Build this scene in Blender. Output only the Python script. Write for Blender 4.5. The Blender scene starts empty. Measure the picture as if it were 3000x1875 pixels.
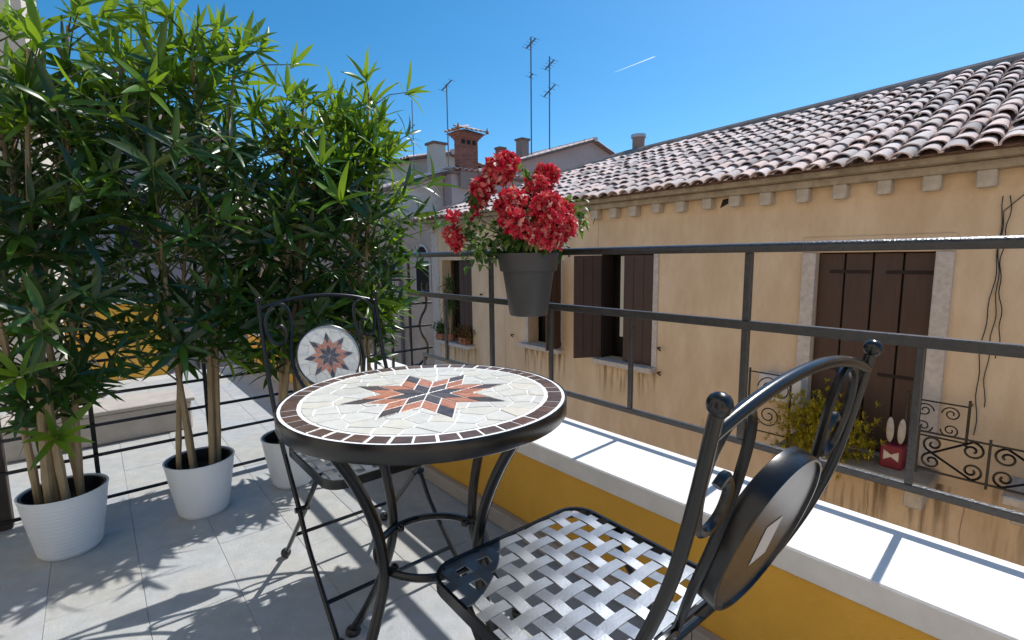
import bpy, math, random
from math import sin, cos, pi, radians, sqrt, atan2, hypot
from mathutils import Vector, Matrix
random.seed(7)
SC = bpy.context.scene
COL = SC.collection

# ------------------------------------------------------------------ camera
cam = bpy.data.cameras.new('camera'); cam.sensor_width = 36.0
cam.lens = 1450.0/3000.0*36.0; cam.clip_start = 0.02; cam.clip_end = 30000
camo = bpy.data.objects.new('camera', cam); COL.objects.link(camo)
def cam_matrix(F=1450., vp=(262, 768), roll=0.0103, H=1.02):
    hy = vp[1] - roll*(1500-vp[0]); d = (937.5-hy)*cos(math.atan(roll)); p = math.atan(d/F)
    up = Vector((-sin(roll)*cos(p), cos(roll)*cos(p), sin(p)))
    yv = Vector(((vp[0]-1500)/F, -(vp[1]-937.5)/F, -1.0)); yv -= up*yv.dot(up); yv.normalize()
    xv = yv.cross(up)
    M = Matrix((xv, yv, up)).to_4x4(); M.translation = (0, 0, H)
    return M
camo.matrix_world = cam_matrix()
SC.camera = camo

# ------------------------------------------------------------------ sky, sun, exposure
SUN_EL, SUN_AZ = radians(52), radians(3)          # azimuth from +X towards +Y
w = bpy.data.worlds.new('World'); SC.world = w; w.use_nodes = True
nt = w.node_tree; bg = nt.nodes['Background']
sky = nt.nodes.new('ShaderNodeTexSky'); sky.sky_type = 'NISHITA'; sky.sun_disc = False
sky.sun_elevation = SUN_EL; sky.sun_rotation = pi/2 - SUN_AZ
sky.air_density = 1.0; sky.dust_density = 0.6; sky.ozone_density = 9.0; sky.altitude = 0
hs = nt.nodes.new('ShaderNodeHueSaturation'); hs.inputs['Saturation'].default_value = 1.20; hs.inputs['Hue'].default_value = 0.488
nt.links.new(sky.outputs[0], hs.inputs['Color']); nt.links.new(hs.outputs[0], bg.inputs[0]); bg.inputs[1].default_value = 0.15
sun = bpy.data.lights.new('sun', 'SUN'); sun.energy = 5.0; sun.angle = radians(0.55); sun.color = (1.0, 0.97, 0.925)
suno = bpy.data.objects.new('sun', sun); COL.objects.link(suno)
sd = Vector((cos(SUN_EL)*cos(SUN_AZ), cos(SUN_EL)*sin(SUN_AZ), sin(SUN_EL)))
suno.rotation_euler = (-sd).to_track_quat('-Z', 'Y').to_euler(); suno.location = sd*40
vs = SC.view_settings; vs.view_transform = 'Standard'; vs.look = 'None'; vs.gamma = 1.0
vs.use_curve_mapping = False; vs.exposure = 0.0

# ------------------------------------------------------------------ helpers
class N:                                       # tiny node helper
    def __init__(s, m): s.t = m.node_tree; s.n = s.t.nodes
    def add(s, ty, **k):
        o = s.n.new(ty)
        for a, b in k.items():
            if a.startswith('_'): setattr(o, a[1:], b)
        return o
    def link(s, a, b): s.t.links.new(a, b)

def mat(name, a, b=None, rough=0.6, scale=6.0, detail=4.0, bump=0.0, bscale=60.0, metal=0.0, spec=0.5,
        rand=None, stretch=None, c=None, cscale=1.2, camt=0.5, coat=0.0, roughvar=0.0):
    """procedural principled: colour a..b by noise, optional stains colour c, optional per-piece variety 'rand' (list of colours)"""
    m = bpy.data.materials.new(name); m.use_nodes = True; h = N(m)
    bs = h.n['Principled BSDF']; bs.inputs['Roughness'].default_value = rough
    bs.inputs['Metallic'].default_value = metal; bs.inputs['Specular IOR Level'].default_value = spec
    bs.inputs['Coat Weight'].default_value = coat
    tc = h.add('ShaderNodeTexCoord'); src = tc.outputs['Object']
    if stretch:
        mp = h.add('ShaderNodeMapping'); mp.inputs['Scale'].default_value = stretch
        h.link(src, mp.inputs[0]); src = mp.outputs[0]
    b = b or a
    nz = h.add('ShaderNodeTexNoise'); nz.inputs['Scale'].default_value = scale; nz.inputs['Detail'].default_value = detail
    nz.inputs['Roughness'].default_value = 0.65
    h.link(src, nz.inputs['Vector'])
    rp = h.add('ShaderNodeValToRGB'); rp.color_ramp.elements[0].position = 0.3; rp.color_ramp.elements[1].position = 0.72
    rp.color_ramp.elements[0].color = (*a, 1); rp.color_ramp.elements[1].color = (*b, 1)
    h.link(nz.outputs['Fac'], rp.inputs['Fac']); col = rp.outputs['Color']
    if rand:
        oi = h.add('ShaderNodeObjectInfo'); ge = h.add('ShaderNodeNewGeometry')
        ad = h.add('ShaderNodeMath'); ad.operation = 'ADD'; fr = h.add('ShaderNodeMath'); fr.operation = 'FRACT'
        h.link(oi.outputs['Random'], ad.inputs[0]); h.link(ge.outputs['Random Per Island'], ad.inputs[1]); h.link(ad.outputs[0], fr.inputs[0])
        r2 = h.add('ShaderNodeValToRGB'); r2.color_ramp.interpolation = 'LINEAR'
        els = r2.color_ramp.elements
        while len(els) < len(rand): els.new(0.5)
        for i, cc in enumerate(rand): els[i].position = i/(len(rand)-1); els[i].color = (*cc, 1)
        h.link(fr.outputs[0], r2.inputs['Fac'])
        mx = h.add('ShaderNodeMix'); mx.data_type = 'RGBA'; mx.blend_type = 'MULTIPLY'; mx.inputs[0].default_value = 1.0
        h.link(col, mx.inputs[6]); h.link(r2.outputs['Color'], mx.inputs[7]); col = mx.outputs[2]
    if c:
        n2 = h.add('ShaderNodeTexNoise'); n2.inputs['Scale'].default_value = cscale; n2.inputs['Detail'].default_value = 6
        n2.inputs['Roughness'].default_value = 0.7
        h.link(src, n2.inputs['Vector'])
        r3 = h.add('ShaderNodeValToRGB'); r3.color_ramp.elements[0].position = 0.45; r3.color_ramp.elements[1].position = 0.75
        r3.color_ramp.elements[1].color = (camt, camt, camt, 1)
        h.link(n2.outputs['Fac'], r3.inputs['Fac'])
        mx = h.add('ShaderNodeMix'); mx.data_type = 'RGBA'; mx.inputs[7].default_value = (*c, 1)
        h.link(r3.outputs['Color'], mx.inputs[0]); h.link(col, mx.inputs[6]); col = mx.outputs[2]
    h.link(col, bs.inputs['Base Color'])
    if roughvar:
        mr = h.add('ShaderNodeMapRange'); mr.inputs[3].default_value = rough-roughvar; mr.inputs[4].default_value = rough+roughvar
        h.link(nz.outputs['Fac'], mr.inputs[0]); h.link(mr.outputs[0], bs.inputs['Roughness'])
    if bump:
        n3 = h.add('ShaderNodeTexNoise'); n3.inputs['Scale'].default_value = bscale; n3.inputs['Detail'].default_value = 5
        h.link(tc.outputs['Object'], n3.inputs['Vector'])
        bp = h.add('ShaderNodeBump'); bp.inputs['Strength'].default_value = bump; bp.inputs['Distance'].default_value = 0.01
        h.link(n3.outputs['Fac'], bp.inputs['Height']); h.link(bp.outputs[0], bs.inputs['Normal'])
    return m

def leafmat(name, cols, trans=0.45, rough=0.38, tcol=(0.35, 0.6, 0.04), spec=0.5):
    m = bpy.data.materials.new(name); m.use_nodes = True; h = N(m); bs = h.n['Principled BSDF']
    bs.inputs['Roughness'].default_value = rough; bs.inputs['Specular IOR Level'].default_value = spec
    oi = h.add('ShaderNodeObjectInfo'); ge = h.add('ShaderNodeNewGeometry')
    ad = h.add('ShaderNodeMath'); ad.operation = 'ADD'; fr = h.add('ShaderNodeMath'); fr.operation = 'FRACT'
    h.link(oi.outputs['Random'], ad.inputs[0]); h.link(ge.outputs['Random Per Island'], ad.inputs[1]); h.link(ad.outputs[0], fr.inputs[0])
    r2 = h.add('ShaderNodeValToRGB'); els = r2.color_ramp.elements
    while len(els) < len(cols): els.new(0.5)
    for i, cc in enumerate(cols): els[i].position = i/(len(cols)-1); els[i].color = (*cc, 1)
    h.link(fr.outputs[0], r2.inputs['Fac']); h.link(r2.outputs[0], bs.inputs['Base Color'])
    tr = h.add('ShaderNodeBsdfTranslucent')
    mx = h.add('ShaderNodeMix'); mx.data_type = 'RGBA'; mx.inputs[0].default_value = 0.55; mx.inputs[7].default_value = (*tcol, 1)
    h.link(r2.outputs[0], mx.inputs[6]); h.link(mx.outputs[2], tr.inputs['Color'])
    ms = h.add('ShaderNodeMixShader'); ms.inputs[0].default_value = trans
    h.link(bs.outputs[0], ms.inputs[1]); h.link(tr.outputs[0], ms.inputs[2])
    h.link(ms.outputs[0], h.n['Material Output'].inputs['Surface'])
    return m

class G:
    """collects shapes, builds ONE mesh object"""
    def __init__(s): s.v = []; s.f = []
    def poly(s, pts):
        i = len(s.v); s.v += [tuple(p) for p in pts]; s.f.append(tuple(range(i, i+len(pts)))); return s
    def box(s, x0, x1, y0, y1, z0, z1):
        i = len(s.v)
        s.v += [(x0,y0,z0),(x1,y0,z0),(x1,y1,z0),(x0,y1,z0),(x0,y0,z1),(x1,y0,z1),(x1,y1,z1),(x0,y1,z1)]
        s.f += [(i,i+3,i+2,i+1),(i+4,i+5,i+6,i+7),(i,i+1,i+5,i+4),(i+1,i+2,i+6,i+5),(i+2,i+3,i+7,i+6),(i+3,i,i+4,i+7)]; return s
    def bbox(s, x0, x1, y0, y1, z0, z1, b=0.006):        # box with chamfered edges
        i = len(s.v); xs=(x0,x1); ys=(y0,y1); zs=(z0,z1); idx = {}
        for a in (0,1):
            for bb in (0,1):
                for c in (0,1):
                    sx = 1-2*a; sy = 1-2*bb; sz = 1-2*c
                    for k,(dx,dy,dz) in enumerate(((0,b,b),(b,0,b),(b,b,0))):
                        idx[a,bb,c,k] = len(s.v); s.v.append((xs[a]+sx*dx, ys[bb]+sy*dy, zs[c]+sz*dz))
        for a in (0,1):
            s.f.append(tuple(idx[a,p,q,0] for p,q in ((0,0),(1,0),(1,1),(0,1))))
            s.f.append(tuple(idx[p,a,q,1] for p,q in ((0,0),(1,0),(1,1),(0,1))))
            s.f.append(tuple(idx[p,q,a,2] for p,q in ((0,0),(1,0),(1,1),(0,1))))
        for p in (0,1):
            for q in (0,1):
                s.f.append((idx[p,q,0,0],idx[p,q,1,0],idx[p,q,1,1],idx[p,q,0,1]))
                s.f.append((idx[p,0,q,0],idx[p,1,q,0],idx[p,1,q,2],idx[p,0,q,2]))
                s.f.append((idx[0,p,q,1],idx[1,p,q,1],idx[1,p,q,2],idx[0,p,q,2]))
                for c in (0,1): s.f.append((idx[p,q,c,0],idx[p,q,c,1],idx[p,q,c,2]))
        return s
    def tube(s, pts, r, n=8, closed=False, cap=True, flat=None):
        pts = [Vector(p) for p in pts]; m = len(pts); rs = r if isinstance(r, (list, tuple)) else [r]*m
        T = []
        for k in range(m):
            if closed: d = pts[(k+1)%m]-pts[k-1]
            else: d = pts[min(k+1,m-1)]-pts[max(k-1,0)]
            T.append(d.normalized() if d.length > 1e-9 else Vector((0,0,1)))
        ref = Vector((0,0,1)) if abs(T[0].z) < 0.9 else Vector((1,0,0))
        u = (ref - T[0]*ref.dot(T[0])).normalized(); base = len(s.v)
        for k in range(m):
            u = (u - T[k]*u.dot(T[k])); u.normalize(); vv = T[k].cross(u)
            for j in range(n):
                a = 2*pi*(j+0.5)/n; s.v.append(tuple(pts[k] + (u*cos(a)+vv*sin(a))*rs[k]))
        segs = m if closed else m-1
        for k in range(segs):
            p = base+k*n; q = base+((k+1)%m)*n
            for j in range(n): s.f.append((p+j, p+(j+1)%n, q+(j+1)%n, q+j))
        if cap and not closed:
            s.f.append(tuple(base+j for j in range(n))[::-1]); s.f.append(tuple(base+(m-1)*n+j for j in range(n)))
        return s
    def lathe(s, prof, c=(0,0,0), n=32, sq=None):
        base = len(s.v); m = len(prof)
        for (r, z) in prof:
            for j in range(n):
                a = 2*pi*j/n; s.v.append((c[0]+r*cos(a), c[1]+r*sin(a), c[2]+z))
        for k in range(m-1):
            for j in range(n):
                s.f.append((base+k*n+j, base+k*n+(j+1)%n, base+(k+1)*n+(j+1)%n, base+(k+1)*n+j))
        return s
    def disc(s, r, z, c=(0,0), n=32, up=True):
        pts = [(c[0]+r*cos(2*pi*j/n), c[1]+r*sin(2*pi*j/n), z) for j in range(n)]
        return s.poly(pts if up else pts[::-1])
    def ball(s, c, r, n=12, m=8, sz=1.0):
        prof = [(max(r*sin(pi*k/m), 1e-4), -r*sz*cos(pi*k/m)) for k in range(m+1)]
        return s.lathe(prof, c, n)
    def prism(s, poly, z0, z1, bottom=False):
        i = len(s.v); n = len(poly)
        s.v += [(x,y,z0) for x,y in poly] + [(x,y,z1) for x,y in poly]
        s.f.append(tuple(range(i+n, i+2*n)))
        for k in range(n): s.f.append((i+k, i+(k+1)%n, i+n+(k+1)%n, i+n+k))
        if bottom: s.f.append(tuple(range(i, i+n))[::-1])
        return s
    def xf(s, fn): s.v = [tuple(fn(Vector(p))) for p in s.v]; return s
    def mesh(s, name, m, smooth=False, off=None):
        me = bpy.data.meshes.new(name)
        vs_ = s.v if off is None else [(x-off[0], y-off[1], z-off[2]) for x,y,z in s.v]
        me.from_pydata(vs_, [], s.f); me.validate()
        if m: me.materials.append(m)
        if smooth:
            me.polygons.foreach_set('use_smooth', [True]*len(me.polygons))
            try: me.set_sharp_from_angle(angle=radians(42))
            except Exception: pass
        me.update(); return me
    def build(s, name, m, parent=None, smooth=False, loc=None, **props):
        """verts are in world space; parent's (or own) location becomes the origin"""
        off = tuple(parent['_o']) if parent is not None else (loc or (0,0,0))
        o = bpy.data.objects.new(name, s.mesh(name, m, smooth, off)); COL.objects.link(o)
        if parent is not None: o.parent = parent; o['_o'] = off
        else: o.location = off; o['_o'] = off
        for k, v in props.items(): o[k] = v
        return o

def thing(name, label, cat, loc=(0,0,0), group=None):
    o = bpy.data.objects.new(name, None); COL.objects.link(o); o.location = loc; o['_o'] = tuple(loc); o.empty_display_size = 0.1
    o['label'] = label; o['category'] = cat
    if group: o['group'] = group
    return o
def inst(name, me, parent, M):
    """shared mesh data under parent, M in parent space"""
    o = bpy.data.objects.new(name, me); COL.objects.link(o); o.parent = parent; o.matrix_basis = M; return o
def copy_tree(o, parent=None):
    c = o.copy(); COL.objects.link(c); c.parent = parent
    for ch in list(o.children): copy_tree(ch, c)
    return c
def clip(poly, nx, ny, d):        # keep nx*x+ny*y <= d
    out = []
    for i in range(len(poly)):
        p, q = poly[i], poly[(i+1)%len(poly)]
        a = nx*p[0]+ny*p[1]-d; b = nx*q[0]+ny*q[1]-d
        if a <= 0: out.append(p)
        if a*b < 0:
            t = a/(a-b); out.append((p[0]+(q[0]-p[0])*t, p[1]+(q[1]-p[1])*t))
    return out
def area(p): return 0.5*sum(p[i][0]*p[(i+1)%len(p)][1]-p[(i+1)%len(p)][0]*p[i][1] for i in range(len(p)))
def shrink(poly, g):
    if area(poly) < 0: poly = poly[::-1]
    out = poly
    for i in range(len(poly)):
        p, q = poly[i], poly[(i+1)%len(poly)]; dx, dy = q[0]-p[0], q[1]-p[1]; L = hypot(dx, dy)
        if L < 1e-7: continue
        nx, ny = dy/L, -dx/L
        out = clip(out, nx, ny, nx*p[0]+ny*p[1]-g)
        if len(out) < 3: return []
    res = []
    for p in out:
        if not res or hypot(p[0]-res[-1][0], p[1]-res[-1][1]) > 4e-4: res.append(p)
    return res if len(res) > 2 else []
def spline(P, n=6):
    """Catmull-Rom through points (tuples of any dim)"""
    P = [Vector(p) for p in P]; out = []
    for i in range(len(P)-1):
        a = P[max(i-1,0)]; b = P[i]; c = P[i+1]; d = P[min(i+2,len(P)-1)]
        for k in range(n):
            t = k/n
            out.append(0.5*((2*b) + (c-a)*t + (2*a-5*b+4*c-d)*t*t + (3*b-a-3*c+d)*t**3))
    out.append(P[-1]); return out

# ------------------------------------------------------------------ materials
M = {}
M['iron'] = mat('dark_iron', (0.006,0.006,0.0062), (0.011,0.0105,0.010), rough=0.25, scale=30, bump=0.015, bscale=220, metal=0.0, spec=0.5, roughvar=0.02)
M['rail'] = mat('rail_iron', (0.030,0.0285,0.0265), (0.050,0.0475,0.0445), rough=0.30, scale=40, bump=0.25, bscale=140, metal=0.0, spec=0.6, roughvar=0.08)
M['strip'] = mat('strip_iron', (0.31,0.325,0.345), (0.38,0.395,0.415), rough=0.42, scale=25, bump=0.04, bscale=200, metal=0.92, spec=0.8)
M['floor'] = mat('floor_stone', (0.345,0.36,0.365), (0.47,0.485,0.49), rough=0.6, scale=14, detail=8, bump=0.16, bscale=110,
                 rand=[(0.92,0.93,0.95),(1.0,1.0,1.0),(0.97,0.94,0.88),(0.90,0.91,0.93)], c=(0.42,0.36,0.28), cscale=4.5, camt=0.45)
M['grout'] = mat('floor_grout', (0.40,0.40,0.39), (0.48,0.48,0.47), rough=0.9, scale=30)
M['coping'] = mat('white_stone_coping', (0.72,0.685,0.635), (0.82,0.79,0.75), rough=0.6, scale=14, bump=0.08, bscale=160, c=(0.55,0.53,0.49), cscale=6, camt=0.25)
M['skirt'] = mat('skirting_stone', (0.38,0.335,0.29), (0.48,0.43,0.38), rough=0.6, scale=12, bump=0.1, bscale=120)
M['ochre'] = mat('ochre_render', (0.76,0.405,0.05), (0.84,0.46,0.065), rough=0.85, scale=20, bump=0.35, bscale=420, c=(0.50,0.26,0.03), cscale=2.5, camt=0.4)
M['pot'] = mat('white_pot', (0.74,0.76,0.77), (0.79,0.81,0.82), rough=0.38, scale=8, bump=0.04, bscale=80)
M['innerpot'] = mat('black_nursery_pot', (0.012,0.013,0.016), (0.02,0.021,0.025), rough=0.45, scale=20)
M['soil'] = mat('soil', (0.010,0.008,0.006), (0.03,0.022,0.015), rough=0.95, scale=60, bump=0.8, bscale=120)
M['cane'] = mat('bamboo_cane', (0.30,0.20,0.10), (0.46,0.34,0.19), rough=0.5, scale=8, stretch=(6,6,1), bump=0.1, bscale=90, c=(0.20,0.15,0.07), cscale=5, camt=0.5)
M['twig'] = mat('bamboo_twig', (0.07,0.10,0.03), (0.16,0.15,0.06), rough=0.6, scale=20)
M['leaf'] = leafmat('bamboo_leaf', [(0.008,0.028,0.010),(0.014,0.048,0.012),(0.026,0.080,0.014),(0.010,0.036,0.018),(0.06,0.14,0.016),(0.012,0.042,0.012),(0.03,0.09,0.02),(0.010,0.032,0.014),(0.11,0.13,0.03)], trans=0.24, rough=0.30, tcol=(0.18,0.36,0.012))
M['newleaf'] = leafmat('bamboo_young_leaf', [(0.07,0.19,0.018),(0.12,0.26,0.02),(0.05,0.15,0.02),(0.17,0.30,0.03)], trans=0.42, rough=0.35, tcol=(0.42,0.58,0.02))
M['greypot'] = mat('grey_plastic_pot', (0.058,0.053,0.052), (0.072,0.067,0.065), rough=0.5, scale=10, bump=0.04, bscale=200)
M['petal'] = leafmat('red_petal', [(0.52,0.006,0.035),(0.62,0.012,0.045),(0.76,0.06,0.085),(0.42,0.004,0.030),(0.84,0.20,0.17),(0.58,0.008,0.045),(0.92,0.58,0.42),(0.64,0.014,0.055),(0.80,0.10,0.11)], trans=0.22, rough=0.5, tcol=(0.85,0.03,0.08), spec=0.3)
M['flowerleaf'] = leafmat('flower_leaf', [(0.02,0.06,0.012),(0.04,0.11,0.02),(0.09,0.17,0.03),(0.25,0.33,0.10),(0.03,0.09,0.015)], trans=0.25, rough=0.45, tcol=(0.3,0.5,0.05))
M['rimtile'] = mat('brown_rim_tile', (0.085,0.056,0.046), (0.15,0.10,0.082), rough=0.30, scale=60, bump=0.08, bscale=200, rand=[(0.75,0.75,0.8),(1.0,1.0,1.0),(1.25,1.1,1.0)])
M['cream'] = mat('cream_mosaic_stone', (0.60,0.585,0.535), (0.72,0.705,0.655), rough=0.36, scale=40, bump=0.08, bscale=150, rand=[(0.88,0.88,0.86),(1.0,1.0,1.0),(0.95,0.94,0.9),(1.02,0.98,0.9)])
M['terratile'] = mat('terracotta_mosaic', (0.36,0.13,0.075), (0.60,0.31,0.20), rough=0.36, scale=120, bump=0.1, bscale=200, rand=[(0.85,0.8,0.8),(1.05,1.0,1.0)])
M['slate'] = mat('slate_mosaic', (0.065,0.058,0.060), (0.14,0.122,0.12), rough=0.32, scale=60, bump=0.08, bscale=200, rand=[(0.8,0.8,0.85),(1.2,1.1,1.05)])
M['mortar'] = mat('white_mortar', (0.80,0.79,0.77), (0.86,0.85,0.83), rough=0.75, scale=60, bump=0.15, bscale=300)
M['label'] = mat('paper_label', (0.62,0.55,0.50), (0.68,0.62,0.56), rough=0.6, scale=15)
M['plate'] = mat('chair_back_plate', (0.10,0.098,0.10), (0.14,0.135,0.135), rough=0.32, scale=12, metal=0.6, spec=0.6)
M['facade'] = mat('aged_cream_stucco', (0.68,0.51,0.335), (0.83,0.67,0.485), rough=0.9, scale=3.4, detail=10, bump=0.45, bscale=30, c=(0.56,0.40,0.24), cscale=1.3, camt=0.75, stretch=(1,1,0.35))
M['stain'] = mat('damp_stain', (0.34,0.25,0.17), (0.46,0.35,0.24), rough=0.95, scale=8)
M['cornice'] = mat('weathered_cornice_stone', (0.36,0.30,0.22), (0.52,0.46,0.36), rough=0.9, scale=7, bump=0.4, bscale=40, c=(0.16,0.14,0.11), cscale=5, camt=0.75)
M['corbel'] = mat('corbel_stone', (0.50,0.45,0.38), (0.64,0.59,0.52), rough=0.85, scale=14, bump=0.3, bscale=60, c=(0.3,0.26,0.2), cscale=8, camt=0.5)
M['jamb'] = mat('window_jamb_stone', (0.56,0.51,0.46), (0.68,0.63,0.58), rough=0.85, scale=16, bump=0.3, bscale=60, c=(0.33,0.29,0.25), cscale=20, camt=0.6)
M['shutter'] = mat('brown_painted_shutter', (0.055,0.029,0.022), (0.074,0.040,0.031), rough=0.55, scale=5, stretch=(4,4,0.6), bump=0.1, bscale=60)
M['shutterdark'] = mat('shutter_joint', (0.018,0.011,0.009), (0.025,0.015,0.012), rough=0.8, scale=10)
M['dark'] = mat('dark_room', (0.02,0.018,0.016), (0.03,0.026,0.023), rough=0.9, scale=4)
M['curtain'] = mat('pale_curtain', (0.62,0.62,0.55), (0.72,0.71,0.64), rough=0.9, scale=30, stretch=(8,8,0.5))
M['rooftile'] = mat('aged_roof_tile', (0.80,0.70,0.66), (1.0,0.92,0.88), rough=0.85, scale=14, bump=0.4, bscale=70,
                    rand=[(0.72,0.58,0.52),(0.95,0.80,0.74),(0.46,0.43,0.42),(0.92,0.86,0.82),(0.33,0.31,0.30),(1.0,0.90,0.86),(0.62,0.57,0.54),(0.95,0.74,0.66),(0.80,0.76,0.73)], c=(0.24,0.22,0.21), cscale=12, camt=0.5)
M['deck'] = mat('roof_channel', (0.20,0.115,0.085), (0.30,0.19,0.15), rough=0.9, scale=12, c=(0.09,0.06,0.05), cscale=5, camt=0.8)
M['mauve'] = mat('mauve_stucco', (0.54,0.37,0.325), (0.60,0.43,0.38), rough=0.95, scale=0.9, detail=8, c=(0.42,0.29,0.255), cscale=0.6, camt=0.5)
M['pinkwall'] = mat('pink_beige_stucco', (0.68,0.49,0.37), (0.80,0.62,0.50), rough=0.95, scale=1.5, detail=8, c=(0.45,0.24,0.15), cscale=1.0, camt=0.7)
M['greystucco'] = mat('grey_stucco', (0.58,0.46,0.375), (0.70,0.57,0.475), rough=0.95, scale=1.4, detail=8, bump=0.2, bscale=20, c=(0.28,0.23,0.2), cscale=0.9, camt=0.6)
M['brick'] = mat('old_brick', (0.30,0.105,0.070), (0.40,0.16,0.11), rough=0.9, scale=6, bump=0.3, bscale=30, rand=[(0.7,0.7,0.7),(1.0,1.0,1.0),(1.15,1.05,1.0),(0.85,0.8,0.8)])
M['mortarbrick'] = mat('brick_mortar', (0.30,0.20,0.16), (0.36,0.25,0.2), rough=0.95, scale=10)
M['beigehouse'] = mat('beige_stucco', (0.60,0.52,0.42), (0.68,0.60,0.50), rough=0.9, scale=2, bump=0.15, bscale=40)
M['antenna'] = mat('antenna_metal', (0.16,0.17,0.19), (0.22,0.23,0.25), rough=0.5, scale=10, metal=0.3)
M['ridge'] = mat('dark_ridge_tile', (0.20,0.17,0.15), (0.34,0.29,0.26), rough=0.9, scale=6, bump=0.3, bscale=40)
M['white'] = mat('white_paint', (0.72,0.71,0.70), (0.8,0.79,0.78), rough=0.6, scale=10)
M['redbag'] = mat('red_box', (0.17,0.008,0.022), (0.22,0.010,0.026), rough=0.5, scale=10)
M['bushleaf'] = leafmat('yellow_green_bush', [(0.30,0.30,0.018),(0.52,0.44,0.025),(0.70,0.53,0.035),(0.18,0.21,0.018)], trans=0.3, rough=0.6, tcol=(0.6,0.5,0.03))
M['dryleaf'] = leafmat('dry_leaf', [(0.22,0.09,0.03),(0.30,0.14,0.05),(0.16,0.10,0.03),(0.10,0.12,0.03)], trans=0.2, rough=0.6, tcol=(0.5,0.25,0.05))
M['yucca'] = leafmat('yucca_leaf', [(0.05,0.12,0.03),(0.09,0.17,0.04),(0.20,0.24,0.06)], trans=0.15, rough=0.5)
M['ground'] = mat('ground', (0.16,0.155,0.15), (0.22,0.21,0.2), rough=0.9, scale=0.3)
M['terracotta'] = mat('terracotta_pot', (0.34,0.14,0.08), (0.42,0.19,0.11), rough=0.8, scale=10)
M['gutter'] = mat('zinc_gutter', (0.42,0.44,0.46), (0.55,0.56,0.57), rough=0.45, scale=8, metal=0.5)
M['darkwood'] = mat('dark_wood_post', (0.03,0.02,0.015), (0.05,0.035,0.027), rough=0.6, scale=12, stretch=(5,5,1))

# ================================================================== SETTING
g = G().poly([(-4000,-4000,-9),(4000,-4000,-9),(4000,4000,-9),(-4000,4000,-9)])
g.build('ground', M['ground'], loc=(0,0,-9), kind='structure')

# terrace slab + floor tiles (each tile its own piece)
fl = G().box(-1.95, 1.12, -0.9, 5.4, -0.30, -0.0022).build('terrace_floor', M['grout'], loc=(0,0,0), kind='structure')
rnd = random.Random(3)
TW, TL, GAP = 0.2295, 0.46, 0.0016
tile_me = []
for v in range(3):
    gg = G(); gg.bbox(-TW/2+GAP/2, TW/2-GAP/2, -TL/2+GAP/2, TL/2-GAP/2, -0.0030, 0.0, 0.0007); tile_me.append(gg.mesh('floor_tile', M['floor']))
x0 = -0.19
for i in range(-7, 6):
    xa = x0 + i*TW
    if xa + TW > 1.125 or xa < -1.95: continue
    st = [0.0, 0.5, 0.25, 0.75][i % 4]*TL
    y = -0.9 + st - TL
    while y < 5.35:
        if y > -1.0 and y+TL < 5.45:
            inst('floor_tile', tile_me[rnd.randrange(3)], fl, Matrix.Translation((xa+TW/2, y+TL/2, rnd.uniform(-0.0006,0.0006))))
        y += TL

th = thing('unseen_terrace_house', 'cream rendered house that carries the terrace and stands out of view, added for warm bounce light', 'house', (-3,0,-9))  # out of view; added so its sunlit walls bounce warm fill light
G().box(-6.0, 1.384, -9.0, 5.4, -9, -0.601).build('lower_wall', M['facade'], th)
G().box(-6.0, -1.96, -9.0, 5.0, -0.6, 5.2).build('upper_wall', M['beigehouse'], th)
G().box(-6.2, -1.75, -9.2, 5.0, 5.201, 5.32).build('eave', M['coping'], th)
for yy in (-2.6, 0.2, 2.6):
    wn = G().bbox(-1.958,-1.90,yy-.62,yy+.62,0.02,2.35,.01).build('door_frame', M['jamb'], th); G().box(-1.899,-1.89,yy-.5,yy+.5,0.05,2.22).build('shutter', M['shutter'], wn)
# parapet: ochre wall, stone skirting, white coping slabs
pw = thing('parapet_wall', 'ochre yellow parapet wall with white stone coping under the street railing', 'wall', (1.27, 1.2, 0))
G().box(1.135, 1.385, -1.0, 5.4, -0.6, 0.318).build('render_body', M['ochre'], pw)
y = -1.0
for k, L in enumerate((1.6, 1.6, 1.6, 1.6)):
    G().bbox(1.105, 1.1345, y+0.001, y+L-0.001, 0.0, 0.062, 0.003).build('skirting_board', M['skirt'], pw)
    y += L
for ya, yb in ((-1.0, 0.78-0.9), (-0.118, 2.05), (2.052, 5.4)):
    G().bbox(1.122, 1.412, ya, yb, 0.3185, 0.38, 0.004).build('coping_slab', M['coping'], pw)

# street railing
RX = 1.437
rl = thing('street_railing', 'black iron railing of square bars above the white coping', 'railing', (RX, 1.2, 0.38))
def hbar(name, z, h, d, y0=-1.0, y1=2.66, x=RX, m='rail', par=rl):
    return G().bbox(x-d/2, x+d/2, y0, y1, z-h/2, z+h/2, 0.002).build(name, M[m], par)
# rounded handrail
hr = G()
prof = [(-0.020,-0.012),(0.020,-0.012),(0.0215,0.0),(0.019,0.008),(0.012,0.013),(0,0.015),(-0.012,0.013),(-0.019,0.008),(-0.0215,0.0)]
n = len(prof)
for yy in (-1.0, 2.66): hr.v += [(RX+px, yy, 1.040+pz) for px, pz in prof]
hr.f += [tuple(range(n)), tuple(range(n, 2*n))[::-1]] + [(k, (k+1)%n, n+(k+1)%n, n+k) for k in range(n)]
hr.build('handrail', M['rail'], rl, smooth=True)
hbar('middle_rail', 0.820, 0.026, 0.026)
hbar('bottom_rail', 0.470, 0.018, 0.018, y1=2.50)
for k in range(-3, 6):
    yy = 0.247 + 0.4*k
    full = (k % 3 == 1); hw_ = 0.0095 if full else 0.0075
    if full: G().bbox(RX-hw_, RX+hw_, yy-hw_, yy+hw_, 0.8332, 1.0278, 0.0015).build('railing_post', M['rail'], rl)
    G().bbox(RX-hw_, RX+hw_, yy-hw_, yy+hw_, 0.4792, 0.8068, 0.0015).build('railing_post', M['rail'], rl)
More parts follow.
